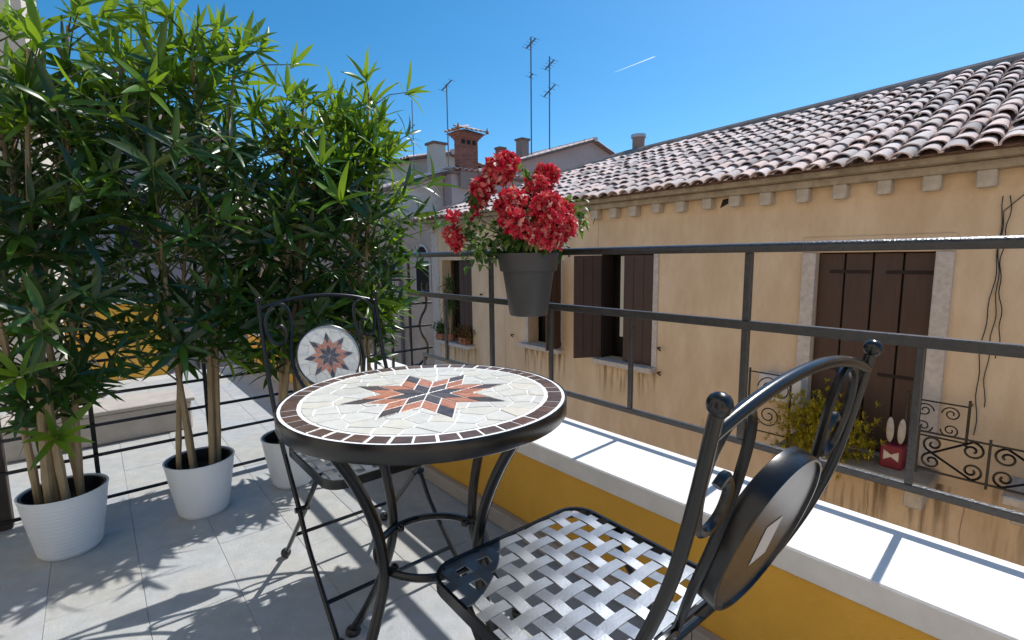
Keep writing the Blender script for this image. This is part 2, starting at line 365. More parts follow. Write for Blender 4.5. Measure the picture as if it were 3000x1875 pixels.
for yy in (-0.72, 2.49):                        # bent brackets from the bottom rail down into the wall face
    G().tube([(RX, yy, 0.463), (RX, yy, 0.36), (RX-0.01, yy, 0.34), (1.382, yy, 0.33)], 0.008, 6).build('bracket', M['rail'], rl)

# divider railing between the terraces, with wavy end bars over the street
dv = thing('divider_railing', 'dark wrought iron divider railing with wavy bars behind the bamboos', 'railing', (0.3, 2.62, 0))
DY = 2.62
for z, x1 in ((0.035,1.10),(0.225,1.10),(0.352,1.10),(0.478,1.57),(0.618,1.57),(0.755,1.57),(0.90,1.44),(1.06,1.44)):
    G().bbox(-1.9, x1, DY-0.006, DY+0.006, z-0.006, z+0.006, 0.001).build('rail', M['iron'], dv)
for k, xx in enumerate((-1.75,-1.30,-0.85,-0.05,0.36,0.80,1.09)):
    G().bbox(xx-0.008, xx+0.008, DY+0.0062, DY+0.0222, 0.0, 1.06, 0.001).build('upright', M['iron'], dv)
G().bbox(-0.375, -0.315, DY+0.007, DY+0.067, 0.0, 1.10, 0.004).build('post', M['darkwood'], dv)
def wavy(x, zs, amp, ph=0):
    P = []
    nn = 26
    for k in range(nn+1):
        t = k/nn; z = zs[0]+(zs[1]-zs[0])*t
        P.append((x + amp*math.copysign(abs(sin(3.0*pi*t+ph))**0.8, sin(3.0*pi*t+ph)), DY-0.011, z))
    return P
for xx, amp in ((1.505,0.026),):
    G().tube(wavy(xx, (0.40,0.84), amp), 0.0075, 6).build('wavy_bar', M['iron'], dv, smooth=True)
G().tube([(1.505,DY-0.011,0.84),(1.505,DY-0.011,0.872),(1.54,DY-0.011,0.872),(1.54,DY-0.011,0.83),(1.525,DY-0.011,0.822)], 0.0075, 6).build('hook', M['iron'], dv)
G().tube([(1.43,DY-0.011,0.385),(1.47,DY-0.011,0.385),(1.505,DY-0.011,0.41)], 0.0075, 6).build('hook', M['iron'], dv)
for xx in (-0.62, -1.52):
    G().tube([(x, y-0.001, z) for x, y, z in wavy(xx, (0.232,0.89), 0.05, pi/2)], 0.0065, 6).build('wavy_bar', M['iron'], dv, smooth=True)
for xx in (1.20,1.31,1.43):
    G().bbox(xx-0.007, xx+0.007, DY+0.0062, DY+0.0202, 0.38, 1.05, 0.001).build('upright', M['iron'], dv)

# neighbour terrace beyond the divider
st = thing('stone_step', 'low brownish stone step on the neighbouring terrace floor behind the divider', 'step', (0.1,3.75,0))
G().bbox(-0.42, 0.40, 3.52, 3.80, 0.0005, 0.175, 0.01).build('step_block', M['skirt'], st)
G().bbox(-0.44, 0.42, 3.50, 3.82, 0.1755, 0.200, 0.006).build('step_slab', M['skirt'], st)
yw = thing('low_yellow_wall', 'low ochre yellow end wall of the neighbouring terrace seen between the bamboos', 'wall', (0.1,5.48,0))
G().box(-0.199, 0.46, 5.41, 5.56, -0.6, 0.66).build('render_body', M['ochre'], yw)
G().bbox(-0.198, 0.49, 5.385, 5.585, 0.6605, 0.70, 0.004).build('coping_slab', M['coping'], yw)
bh = thing('beige_house', 'tall beige house whose sunlit pale flank rises behind the left bamboo', 'house', (-1.6, 6.5, -9))
G().box(-3.4, -0.205, 5.02, 8.2, -9, 5.2).build('wall', M['beigehouse'], bh)
G().box(-3.5, -0.13, 4.95, 8.3, 5.2, 5.35).build('eave', M['coping'], bh)
for zz in (0.9, 3.2):
    wn = G().box(-1.9, -1.0, 4.99, 5.018, zz, zz+1.4).build('window', M['jamb'], bh)
    G().box(-1.8, -1.0-0.1, 4.98, 4.989, zz+0.1, zz+1.3).build('shutter', M['shutter'], wn)

# ================================================================== HOUSE ACROSS THE STREET
FX = 6.0
sh = thing('street_house', 'long cream stucco house with pink grey tiled roof and brown shutters across the street', 'house', (FX, 3.5, -9))
OPEN = [  # y0, y1, z0, z1 openings
    (0.985, 1.975, -1.02, 1.04),      # french window with balcony
    (4.01, 4.93, -0.545, 1.06),
    (5.80, 6.62, -0.52, 1.00),
    (8.37, 9.50, -0.78, 0.98),
    (-2.2, -1.25, -1.02, 1.04),
]
def wall_open(y0, y1, z0, z1, ops, x=FX, depth=0.24):
    ys = sorted({y0, y1} | {o[0] for o in ops} | {o[1] for o in ops}); zs = sorted({z0, z1} | {o[2] for o in ops} | {o[3] for o in ops})
    gg = G()
    for a, b in zip(ys, ys[1:]):
        for c, d in zip(zs, zs[1:]):
            my, mz = (a+b)/2, (c+d)/2
            if any(o[0] < my < o[1] and o[2] < mz < o[3] for o in ops): continue
            gg.poly([(x,b,c),(x,a,c),(x,a,d),(x,b,d)])
    for (a, b, c, d) in ops:
        X = x+depth
        gg.poly([(x,a,c),(X,a,c),(X,a,d),(x,a,d)]); gg.poly([(x,b,c),(x,b,d),(X,b,d),(X,b,c)])
        gg.poly([(x,a,c),(x,b,c),(X,b,c),(X,a,c)]); gg.poly([(x,a,d),(X,a,d),(X,b,d),(x,b,d)])
    # flanks and back so the house is a closed body
    gg.poly([(x,y1,z0),(x,y1,z1),(x+7,y1,z1),(x+7,y1,z0)]); gg.poly([(x,y0,z0),(x+7,y0,z0),(x+7,y0,z1),(x,y0,z1)])
    gg.poly([(x+7,y0,z0),(x+7,y1,z0),(x+7,y1,z1),(x+7,y0,z1)])
    return gg
wall_open(-6.0, 9.9, -9, 1.90, OPEN).build('wall', M['facade'], sh)
G().box(5.985, 6.0-0.002, 9.62, 9.905, -9, 1.72).build('corner_quoin', M['jamb'], sh)
# cornice in two stepped courses
G().bbox(5.86, 5.998, -6.0, 9.95, 1.725, 1.80, 0.008).build('cornice', M['cornice'], sh)
G().bbox(5.72, 5.997, -6.0, 9.97, 1.803, 1.862, 0.008).build('cornice', M['cornice'], sh)
cb = G(); cb.bbox(-0.13, 0.0, -0.062, 0.062, -0.135, 0.0, 0.01); cbm = cb.mesh('corbel', M['corbel'])
for k in range(-16, 26):
    yy = 0.690 + 0.3615*k
    if -5.9 < yy < 9.75:
        inst('corbel', cbm, sh, Matrix.Translation((5.998-FX, yy+rnd.uniform(-.012,.012)-3.5, 1.724+9)) @ Matrix.Rotation(rnd.uniform(-.03,.03), 4, 'X') @ Matrix.Diagonal((rnd.uniform(.85,1.0), rnd.uniform(.9,1.1), rnd.uniform(.9,1.08), 1)))
# hole in the wall by one corbel
G().poly([(5.9965,3.06,1.70),(5.9965,2.93,1.72),(5.9965,2.96,1.66),(5.9965,3.09,1.60)]).build('broken_patch', M['dark'], sh)

# --- roof: plane z = ZE + (x-XE)*T, hip at the far end
XE, ZE, T = 5.60, 1.875, 0.42
def rz(x): return ZE + (x-XE)*T
def ridge_x(y): return 9.70 - 0.224*y if y < 6.4 else 8.266 - (y-6.4)*(8.266-XE)/3.6
rf = G()
NY = 74; PITCH = 0.1755; Y0 = -3.0
# channel deck: corrugated sheet following the slope
cols = []
for k in range(int((10.0+6.0)/PITCH*4)):
    yy = -6.0 + k*PITCH/4
    if yy > 9.98: break
    ph = ((yy-Y0)/PITCH) % 1.0
    dz = -0.035 + 0.03*abs(cos(pi*ph))
    cols.append((yy, dz))
for (ya, da), (yb, db) in zip(cols, cols[1:]):
    xa, xb = max(ridge_x(ya), XE+0.02), max(ridge_x(yb), XE+0.02)
    rf.poly([(XE,ya,ZE+da),(xa,ya,rz(xa)+da),(xb,yb,rz(xb)+db),(XE,yb,ZE+db)])
# back slope and hip
rf.poly([(ridge_x(-6),-6,rz(ridge_x(-6))-0.01),(13.2,-6,2.0),(13.2,10,2.0),(8.266,6.4,rz(8.266)-0.01)])
rf.poly([(XE,10.0,ZE-0.02),(8.266,6.4,rz(8.266)-0.01),(13.2,10,2.0)])
rf.poly([(XE,-6,ZE-.02),(13.2,-6,2.0),(ridge_x(-6),-6,rz(ridge_x(-6))-.01)])
roof = rf.build('roof', M['deck'], sh)
G().box(XE+0.01, 5.98, -6.0, 9.98, 1.8635, 1.868).build('eave_board', M['deck'], sh)
def coppo(gg, Mx, L=0.345, r0=0.088, r1=0.062, n=7, th=0.016):
    i = len(gg.v)
    for (yy, r) in ((0, r0), (0, r0-th), (L, r1)):
        for k in range(n+1):
            a = pi*k/n
            gg.v.append(tuple(Mx @ Vector((yy, -cos(a)*r, sin(a)*r*0.66))))
    for k in range(n):
        gg.f.append((i+k, i+k+1, i+2*(n+1)+k+1, i+2*(n+1)+k))
        gg.f.append((i+n+1+k, i+n+1+k+1, i+k+1, i+k))
slope = math.atan(T); ROW = 0.262
Rs = Matrix.Rotation(-slope, 4, 'Y')
tp = G(); coppo(tp, Matrix.Identity(4)); tm = [tp.mesh('roof_tile', M['rooftile'], True)]
tl = []
for c in range(int((10-(-6))/PITCH)+1):
    yy = Y0 - 17*PITCH + c*PITCH + PITCH/2*0
    if yy > 9.95: break
    xr = ridge_x(yy); x = XE - 0.06 + rnd.uniform(-0.03,0.03)
    row = 0
    while x + 0.2 < xr:
        tl.append((x, yy, row)); x += ROW*cos(slope)*rnd.uniform(0.97,1.03); row += 1
def tmat(x, yy):
    return (Matrix.Translation((x, yy+rnd.uniform(-.008,.008), rz(x)+0.004+rnd.uniform(-.003,.009))) @ Rs @
            Matrix.Rotation(rnd.uniform(-.08,.08), 4, 'Z') @ Matrix.Rotation(rnd.uniform(.01,.085), 4, 'Y') @ Matrix.Diagonal((1, rnd.uniform(.92,1.08), rnd.uniform(.85,1.15), 1)))
CP = Vector((0,0,1.02)); fwd = camo.matrix_world.to_3x3() @ Vector((0,0,-1)); rgt = camo.matrix_world.to_3x3() @ Vector((1,0,0))
def inview(p, m=1.03):
    d = Vector(p)-CP; f = d.dot(fwd); return f > 0 and abs(d.dot(rgt)/f) < m*1500/1450
vis = sorted([t for t in tl if inview((t[0], t[1], rz(t[0])))], key=lambda t: hypot(t[0], t[1]))
near = set(id(t) for t in vis[:300])
rest = G()
for t in tl:
    if id(t) in near: inst('roof_tile', tm[0], roof, Matrix.Translation((-FX,-3.5,9)) @ tmat(t[0], t[1]))
    else: coppo(rest, tmat(t[0], t[1]), n=6)
rest.build('roof_tiles_beyond', M['rooftile'], roof, smooth=True, kind='stuff')
# ridge and hip caps
rc = G(); yy = -6.0
while yy < 6.4:
    a = (ridge_x(yy), yy, rz(ridge_x(yy))); b = (ridge_x(yy+.36), yy+.36, rz(ridge_x(yy+.36)))
    d = Vector(b)-Vector(a); rc.tube([Vector(a)+Vector((0,0,.01)), Vector(a)+d*1.1+Vector((0,0,.025))], [0.085,0.07], 8); yy += 0.36
for k in range(13):
    t = k/13; a = Vector((8.266,6.4,rz(8.266))).lerp(Vector((XE,10,ZE)), t); b = Vector((8.266,6.4,rz(8.266))).lerp(Vector((XE,10,ZE)), t+1/12)
    rc.tube([a+Vector((0,0,.02)), b], [0.07,0.085], 8)
rc.build('ridge_caps', M['ridge'], roof, smooth=True, kind='stuff')

# --- windows of the street house
def board(gg, x0, x1, y0, y1, z0, z1): gg.bbox(x0, x1, y0, y1, z0, z1, 0.004)
def win(label=None):
    o = bpy.data.objects.new('window', None); COL.objects.link(o); o.parent = sh; o['_o'] = tuple(sh['_o'])
    if label: o['label'] = label
    return o
# french window: stone frame, two leaves of two boards each
for (ya, yb) in ((0.985,1.975),(-2.2,-1.25)):
    w1 = win('closed brown plank shutters of a french window')
    for a, b in ((ya-0.135, ya-0.001), (yb+0.001, yb+0.135)):
        G().bbox(5.955, 6.16, a, b, -1.02, 1.04, 0.006).build('jamb', M['jamb'], w1)
    G().bbox(5.982, 6.16, ya-0.135, yb+0.135, 1.042, 1.205, 0.004).build('lintel', M['facade'], w1)
    G().box(6.10, 6.115, ya, yb, -1.02, 1.04).build('backing', M['shutterdark'], w1)
    W = (yb-ya)/4
    for k in range(4):
        G().bbox(6.055, 6.099, ya+k*W+0.008, ya+(k+1)*W-0.008, -1.0, 1.03, 0.004).build('shutter_board', M['shutter'], w1)
    for zz in (0.84, -0.2):
        for k in (0, 2):
            G().box(6.048, 6.0545, ya+k*W+0.02+(W if k == 0 else 0)*0, ya+k*W+W*1.55, zz-0.018, zz+0.018).build('strap_hinge', M['shutterdark'], w1)
# W2
def leaf_board(par, hinge, ang, width, z0, z1, sgn):
    """hinged shutter leaf; hinge=(x,y), ang from wall plane, sgn direction along y when closed"""
    a = radians(ang); dx, dy = -sin(a), sgn*cos(a)
    gg = G(); gg.bbox(0, width, -0.018, 0.018, z0, z1, 0.004)
    def f(p): return Vector((hinge[0]+dx*p.x - dy*p.y, hinge[1]+dy*p.x + dx*p.y, p.z))
    gg.xf(f); o = gg.build('shutter', M['shutter'], par)
    for k in (1, 2):
        q = G().box(width*k/3-0.004, width*k/3+0.004, -0.0195, -0.0183, z0+0.02, z1-0.02).box(width*k/3-0.004, width*k/3+0.004, 0.0183, 0.0195, z0+0.02, z1-0.02); q.xf(f); q.build('plank_joint', M['shutterdark'], par)
    return o
def sill(par, y0, y1, z, d=0.16):
    G().bbox(FX-d, FX+0.2, y0, y1, z-0.075, z, 0.008).build('sill', M['jamb'], par)
def room(par, y0, y1, z0, z1):
    G().poly([(6.40,y0-.1,z0-.1),(6.40,y1+.1,z0-.1),(6.40,y1+.1,z1+.1),(6.40,y0-.1,z1+.1)]).build('dark_interior', M['dark'], par)
w2 = win('half open brown shuttered window with a pale curtain')
room(w2, 4.01, 4.93, -0.545, 1.06); sill(w2, 3.93, 5.0, -0.5455)
leaf_board(w2, (5.97, 4.925), 118, 0.44, -0.53, 1.04, -1)
leaf_board(w2, (6.03, 4.015), 6, 0.485, -0.53, 1.04, 1)
G().box(5.985, 6.238, 4.902, 4.9295, -0.54, 1.055).build('dark_reveal_lining', M['shutterdark'], w2)  # dark board added over the reveal so the gap reads as shade
G().box(6.14, 6.155, 4.60, 4.69, -0.2, 1.03).build('curtain', M['curtain'], w2)
G().bbox(5.975, 6.1, 3.93, 4.008, -0.54, 1.06, 0.004).build('jamb', M['jamb'], w2)
w3 = win('dark open window with one folded shutter behind the flower pot')
room(w3, 5.80, 6.62, -0.52, 1.0); sill(w3, 5.72, 6.76, -0.5205)
leaf_board(w3, (5.97, 5.80), 100, 0.40, -0.5, 0.98, 1)
G().box(6.14, 6.155, 5.86, 5.98, -0.45, 0.98).build('curtain', M['curtain'], w3)
G().bbox(5.975, 6.1, 6.622, 6.70, -0.52, 1.0, 0.004).build('jamb', M['jamb'], w3)
w4 = win('far open window with plants on its sill')
room(w4, 8.37, 9.50, -0.78, 0.98); sill(w4, 8.25, 9.58, -0.7805, 0.22)
leaf_board(w4, (6.04, 8.375), 20, 0.34, -0.76, 0.96, 1)
# bits of ironwork: shutter catches
for (yy, zz) in ((3.87,-0.60),(7.05,-0.42),(3.88,-0.25),(8.0,0.3)):
    G().tube([(5.998,yy,zz),(5.93,yy,zz),(5.93,yy-0.05,zz-0.03)], 0.012, 6).build('shutter_catch', M['iron'], sh)
for (yy, z0_, z1_) in ((5.02,1.05,1.70),(2.62,-2.6,-1.35),(0.62,-2.2,-1.25),(1.35,-2.4,-1.35),(7.3,-1.6,0.2),(3.2,-2.4,-1.1)):
    zz = z1_; P = [(yy, zz)]
    while zz > z0_: zz -= rnd.uniform(.08,.16); P.append((yy+rnd.uniform(-.012,.012), zz))
    gg = G()
    for (a, b), (c, d) in zip(P, P[1:]): gg.poly([(5.9968,a-.003,b),(5.9968,a+.003,b),(5.9968,c+.003,d),(5.9968,c-.003,d)])
    gg.build('render_crack', M['stain'], sh)
# damp, streaky stains in the render below sills and ledges
dm = bpy.data.materials.new('damp_streaks'); dm.use_nodes = True; h = N(dm); bs = h.n['Principled BSDF']
bs.inputs['Base Color'].default_value = (0.20,0.145,0.095,1); bs.inputs['Roughness'].default_value = 0.95
tc = h.add('ShaderNodeTexCoord'); mp = h.add('ShaderNodeMapping'); mp.inputs['Scale'].default_value = (1,16,1.1); h.link(tc.outputs['Object'], mp.inputs[0])
nz = h.add('ShaderNodeTexNoise'); nz.inputs['Scale'].default_value = 1.0; nz.inputs['Detail'].default_value = 6; h.link(mp.outputs[0], nz.inputs['Vector'])
sx = h.add('ShaderNodeSeparateXYZ'); h.link(tc.outputs['Generated'], sx.inputs[0])
fd = h.add('ShaderNodeMath'); fd.operation = 'POWER'; fd.inputs[1].default_value = 1.3; h.link(sx.outputs['Z'], fd.inputs[0])
r1 = h.add('ShaderNodeMapRange'); r1.inputs[1].default_value = .46; r1.inputs[2].default_value = .70; h.link(nz.outputs['Fac'], r1.inputs[0])
ml = h.add('ShaderNodeMath'); ml.operation = 'MULTIPLY'; h.link(r1.outputs[0], ml.inputs[0]); h.link(fd.outputs[0], ml.inputs[1])
# fade at both ends of the strip
e1 = h.add('ShaderNodeMath'); e1.operation = 'PINGPONG'; e1.inputs[1].default_value = .5; h.link(sx.outputs['Y'], e1.inputs[0])
e2 = h.add('ShaderNodeMapRange'); e2.inputs[2].default_value = .12; h.link(e1.outputs[0], e2.inputs[0])
m2 = h.add('ShaderNodeMath'); m2.operation = 'MULTIPLY'; h.link(ml.outputs[0], m2.inputs[0]); h.link(e2.outputs[0], m2.inputs[1])
tr_ = h.add('ShaderNodeBsdfTransparent'); ms = h.add('ShaderNodeMixShader'); h.link(m2.outputs[0], ms.inputs[0]); h.link(tr_.outputs[0], ms.inputs[1]); h.link(bs.outputs[0], ms.inputs[2])
h.link(ms.outputs[0], h.n['Material Output'].inputs['Surface'])
for k, (ya, yb, zt, ln) in enumerate(((3.88,5.05,-0.622,.55),(5.65,6.85,-0.597,.60),(8.15,9.6,-0.857,.55),(0.60,2.4,-1.16,1.1),(-1.2,0.55,-1.03,1.1))):
    G().poly([(5.9962-.0003*k,yb,zt-ln),(5.9962-.0003*k,ya,zt-ln),(5.9962-.0003*k,ya,zt),(5.9962-.0003*k,yb,zt)]).build('damp_stain', dm, sh)

# balcony ledge + next ledge
bl = thing('balcony_ledge', 'weathered stone balcony ledge under the brown french shutters', 'ledge', (5.75,1.5,-1.1))
G().bbox(5.50, 5.999, 0.80, 2.12, -1.13, -1.03, 0.012).build('slab', M['cornice'], bl)
for yy in (0.93, 1.99): G().bbox(5.62, 5.999, yy-0.07, yy+0.07, -1.33, -1.132, 0.012).build('bracket', M['corbel'], bl)
nl = thing('stone_ledge', 'small pale stone ledge at the foot of the scrolled ironwork', 'ledge', (5.75,0.0,-1.0))
G().bbox(5.45, 5.999, -1.0, 0.345, -1.0, -0.925, 0.012).build('slab', M['corbel'], nl)
for yy in (0.22,-0.85): G().bbox(5.60, 5.999, yy-0.07, yy+0.07, -1.2, -1.002, 0.012).build('bracket', M['corbel'], nl)

# scrolled iron balcony rails
def spiral(c, r0, turns, a0, sgn, plane, n=30):
    P = []
    for k in range(n+1):
        t = k/n; r = r0*(1-0.82*t); a = a0 + sgn*2*pi*turns*t
        P.append(plane(c[0]+r*cos(a), c[1]+r*sin(a)))
    return P
def scroll(par, plane, ua, ub, va, vb, flip=False, r=0.0095):
    """S scroll between two corners in plane (u,v)"""
    h = (vb-va)*0.47; s = -1 if flip else 1
    c1 = (ua+h*1.15, (va+h if not flip else vb-h)); c2 = (ub-h*1.15, (vb-h if not flip else va+h))
    p1 = [(c1[0]+h*(1-.8*(1-k/24))*cos(-s*pi/2*1 + s*(-2*pi*1.4)*(1-k/24)+pi*0), c1[1]+h*(1-.8*(1-k/24))*sin(-s*pi/2 + s*(-2*pi*1.4)*(1-k/24))) for k in range(25)]
    p2 = [(2*((c1[0]+c2[0])/2)-a, 2*((c1[1]+c2[1])/2)-b) for a, b in p1][::-1]
    G().tube([plane(*p) for p in p1+p2], r, 5).build('scroll', M['iron'], par, smooth=True)
br = thing('scrolled_balcony_railing', 'lower black wrought iron balcony railing of paired S scrolls below the rabbit box', 'railing', (5.5,0.2,-0.92))
P1 = lambda u, v: (5.50, u, v)
for z in (-0.54,-0.885): G().bbox(5.492,5.508,-1.0,0.915,z-0.008,z+0.008,0.002).build('rail', M['iron'], br)
for u in (0.905,0.445,-0.02,-0.49,-0.96): G().bbox(5.491,5.509,u-0.009,u+0.009,-0.925,-0.50,0.002).build('upright', M['iron'], br)
for k, (ua, ub) in enumerate(((0.46,0.89),(-0.005,0.43),(-0.475,-0.035),(-0.945,-0.505))):
    scroll(br, P1, ua, ub, -0.715, -0.55, k%2==0); scroll(br, P1, ua, ub, -0.875, -0.72, k%2==1)
b2 = thing('scrolled_window_guard', 'small upper black wrought iron guard with spiral scrolls right of the shutters', 'railing', (5.8,0.85,-0.65))
P2 = lambda u, v: (5.80, u, v)
for z in (-0.33,-0.66): G().bbox(5.793,5.807,0.62,1.07,z-0.007,z+0.007,0.002).build('rail', M['iron'], b2)
for u in (0.625,1.06): G().bbox(5.79,5.81,u-0.010,u+0.010,-0.69,-0.27,0.002).build('upright', M['iron'], b2)
for v in (-0.42,-0.57):
    G().tube(spiral((0.74,v),0.068,1.6,0,1 if v > -.5 else -1,P2), 0.006, 5).build('scroll', M['iron'], b2, smooth=True)
    G().tube(spiral((0.93,v),0.068,1.6,pi,-1 if v > -.5 else 1,P2), 0.006, 5).build('scroll', M['iron'], b2, smooth=True)
for u in (0.63,1.05): G().tube([(5.80,u,-0.345),(5.999,u,-0.345)],0.007,5).build('wall_tie', M['iron'], b2)
b3 = thing('iron_window_guard', 'black scrolled iron guard in front of the white box left of the shutters', 'railing', (5.7,2.25,-0.9))
P3 = lambda u, v: (5.70, u, v)
for z in (-0.30,-0.98): G().bbox(5.693,5.707,2.05,2.50,z-0.007,z+0.007,0.002).build('rail', M['iron'], b3)
for u in (2.055,2.495): G().bbox(5.69,5.71,u-0.010,u+0.010,-1.06,-0.26,0.002).build('upright', M['iron'], b3)
for v, s in ((-0.46,1),(-0.78,-1)):
    G().tube(spiral((2.27,v),0.13,1.8,0,s,P3), 0.007, 5).build('scroll', M['iron'], b3, smooth=True)
for u in (2.06,2.49): G().tube([(5.70,u,-0.98),(5.999,u,-0.98)],0.007,5).build('wall_tie', M['iron'], b3)
wb = thing('white_box', 'white metal box mounted on the stucco beside the brown french shutters', 'box', (5.9,2.22,-0.6))
G().bbox(5.80,5.9985,1.99,2.44,-0.62,-0.34,0.01).build('casing', M['white'], wb)
G().tube([(5.797, 2.2+0.09*cos(a*pi/12), -0.49+0.09*sin(a*pi/12)) for a in range(24)], 0.006, 5, closed=True).build('fan_ring', M['iron'], wb)
rb = thing('rabbit_box', 'dark red box with two white rabbit ears on the balcony ledge', 'box', (5.78,1.13,-1.03))
G().bbox(5.70,5.86,1.04,1.22,-1.029,-0.80,0.01).build('red_box', M['redbag'], rb)
for yy, tl_ in ((1.08,-0.03),(1.17,0.02)):
    e = G().ball((0,0,0),0.032,10,8); e.xf(lambda p: Vector((5.78+p.x*.5, yy+p.y+tl_*(p.z*4), -0.67+p.z*4.0))); e.build('rabbit_ear', M['corbel'], rb, smooth=True)
bowg = G().prism([(-.06,-.05),(0,-.012),(.06,-.05),(.06,.05),(0,.012),(-.06,.05)],0,0.008); bowg.xf(lambda p: Vector((5.692+p.z-0.001, 1.13+p.x, -0.90+p.y))); bowg.build('bow', M['label'], rb)
# hanging cables on the stucco
for k, (dy, zb) in enumerate(((0.0,-0.35),(0.045,-0.62),(-0.035,0.1))):
    P = []
    for j in range(30):
        t = j/29; P.append((5.985-0.003*k, 0.55+dy*(0.3+t)+0.012*sin(9*t+k*2)+0.008*sin(31*t+k)+0.05*t*(1-t), 1.50+(zb-1.50)*t))
    if k == 0: P = [(5.985,0.02,1.66),(5.985,0.25,1.62),(5.985,0.42,1.54)] + P[2:]
    gg = G().tube(P, 0.0038, 5)
    o = gg.build('hanging_cable', M['iron'], smooth=True, loc=(5.985,0.56,1.55))
    o['label'] = ['longest black cable looping down the stucco from the cornice', 'loose black cable hanging lowest down the stucco', 'short black cable tail hanging on the upper stucco'][k]; o['category'] = 'cable'; o['group'] = 'cables on the facade'

# ================================================================== plants on the facade
def leafquad(gg, p, d, nrm, L, W, seg=3, droop=0.0):
    d = d.normalized(); s = d.cross(nrm)
    if s.length < 1e-4: s = d.cross(Vector((1,0,0)))
    s.normalize(); up = s.cross(d); i = len(gg.v)
    for k in range(seg+1):
        t = k/seg; w_ = W*(sin(pi*(0.12+0.88*t)**0.8))*0.5+0.0004; q = p + d*L*t - Vector((0,0,1))*droop*L*t*t
        gg.v += [tuple(q - s*w_ + up*w_*0.35), tuple(q), tuple(q + s*w_ + up*w_*0.35)]
    for k in range(seg):
        a = i+3*k; gg.f += [(a,a+1,a+4,a+3),(a+1,a+2,a+5,a+4)]
def rdir(r, up=0.0):
    while True:
        v = Vector((r.uniform(-1,1), r.uniform(-1,1), r.uniform(-1,1)))
        if 0.05 < v.length < 1: v.normalize(); v.z += up; return v.normalized()
bu = thing('yellow_green_bush', 'bushy yellow green plant spilling over the balcony ledge', 'plant', (5.68,1.72,-1.03))
r5 = random.Random(5); gg = G(); sg = G()
for k in range(900):
    c = Vector((5.64,1.72,-0.80)) + Vector((r5.gauss(0,.10), r5.gauss(0,.20), r5.gauss(0,.17)))
    if c.x > 5.93: c.x = 5.9
    ax = (c-Vector((5.74,1.74,-0.98))).normalized()
    for j in range(12):
        leafquad(gg, c, (ax*0.9+rdir(r5)).normalized(), Vector((0,0,1)), r5.uniform(.03,.07), .011, 2)
gg.build('foliage', M['bushleaf'], bu, kind='stuff')
for k in range(9):
    sg.tube([(5.74,1.74+r5.uniform(-.08,.08),-1.0),(5.72+r5.uniform(-.08,.08),1.74+r5.uniform(-.25,.25),-0.75)],0.006,4)
sg.build('stems', M['twig'], bu, kind='stuff')
G().lathe([(0.001,0),(.09,0),(.12,.13),(.105,.13),(.1,.11),(.001,.11)],(5.76,1.74,-1.029),16).build('planter', M['terracotta'], bu, smooth=True)
yu = thing('yucca_plant', 'spiky green yucca on a thin trunk in the far open window', 'plant', (5.92,9.1,-0.78))
G().lathe([(0.001,0),(.08,0),(.11,.16),(.095,.16),(.09,.14),(.001,.14)],(5.92,9.1,-0.779),16).build('planter', M['terracotta'], yu, smooth=True)
G().tube([(5.92,9.1,-0.65),(5.90,9.06,-0.35),(5.93,9.12,-0.05)],[.022,.018,.015],6).build('trunk', M['cane'], yu)
for nm, (cx_, cy_, cz_), nn in (('crown',(5.90,9.10,0.10),70),('crown',(5.93,9.14,0.45),60)):
    gg = G()
    for k in range(nn): leafquad(gg, Vector((cx_,cy_,cz_-.05))+Vector((0,0,r5.uniform(-.12,.12))), rdir(r5,.35), Vector((0,0,1)), r5.uniform(.2,.38), .03, 4, .35)
    gg.build(nm, M['yucca'], yu)
G().tube([(5.93,9.12,-0.05),(5.93,9.14,0.4)],[.015,.012],6).build('trunk', M['cane'], yu)
for (cx_,cy_,lab,mt,nn,sx) in ((5.90,8.55,'dry reddish brown plant in a box on the far window sill','dryleaf',160,.13),(5.88,9.42,'small dark leafy plant at the left end of the far window sill','yucca',110,.09)):
    t_ = thing('sill_plant', lab, 'plant', (cx_,cy_,-0.78), 'plants on the far sill')
    G().bbox(cx_-.08,cx_+.08,cy_-.14,cy_+.10,-0.779,-0.64,.008).build('planter', M['terracotta'], t_)
    gg = G()
    for k in range(nn):
        c = Vector((cx_+r5.gauss(0,.05),cy_+r5.gauss(0,sx),-0.55+r5.gauss(0,.08)))
        for j in range(4): leafquad(gg, c, rdir(r5,.3), Vector((0,0,1)), r5.uniform(.05,.1), .03, 2, .3)
    gg.build('foliage', M[mt], t_, kind='stuff')

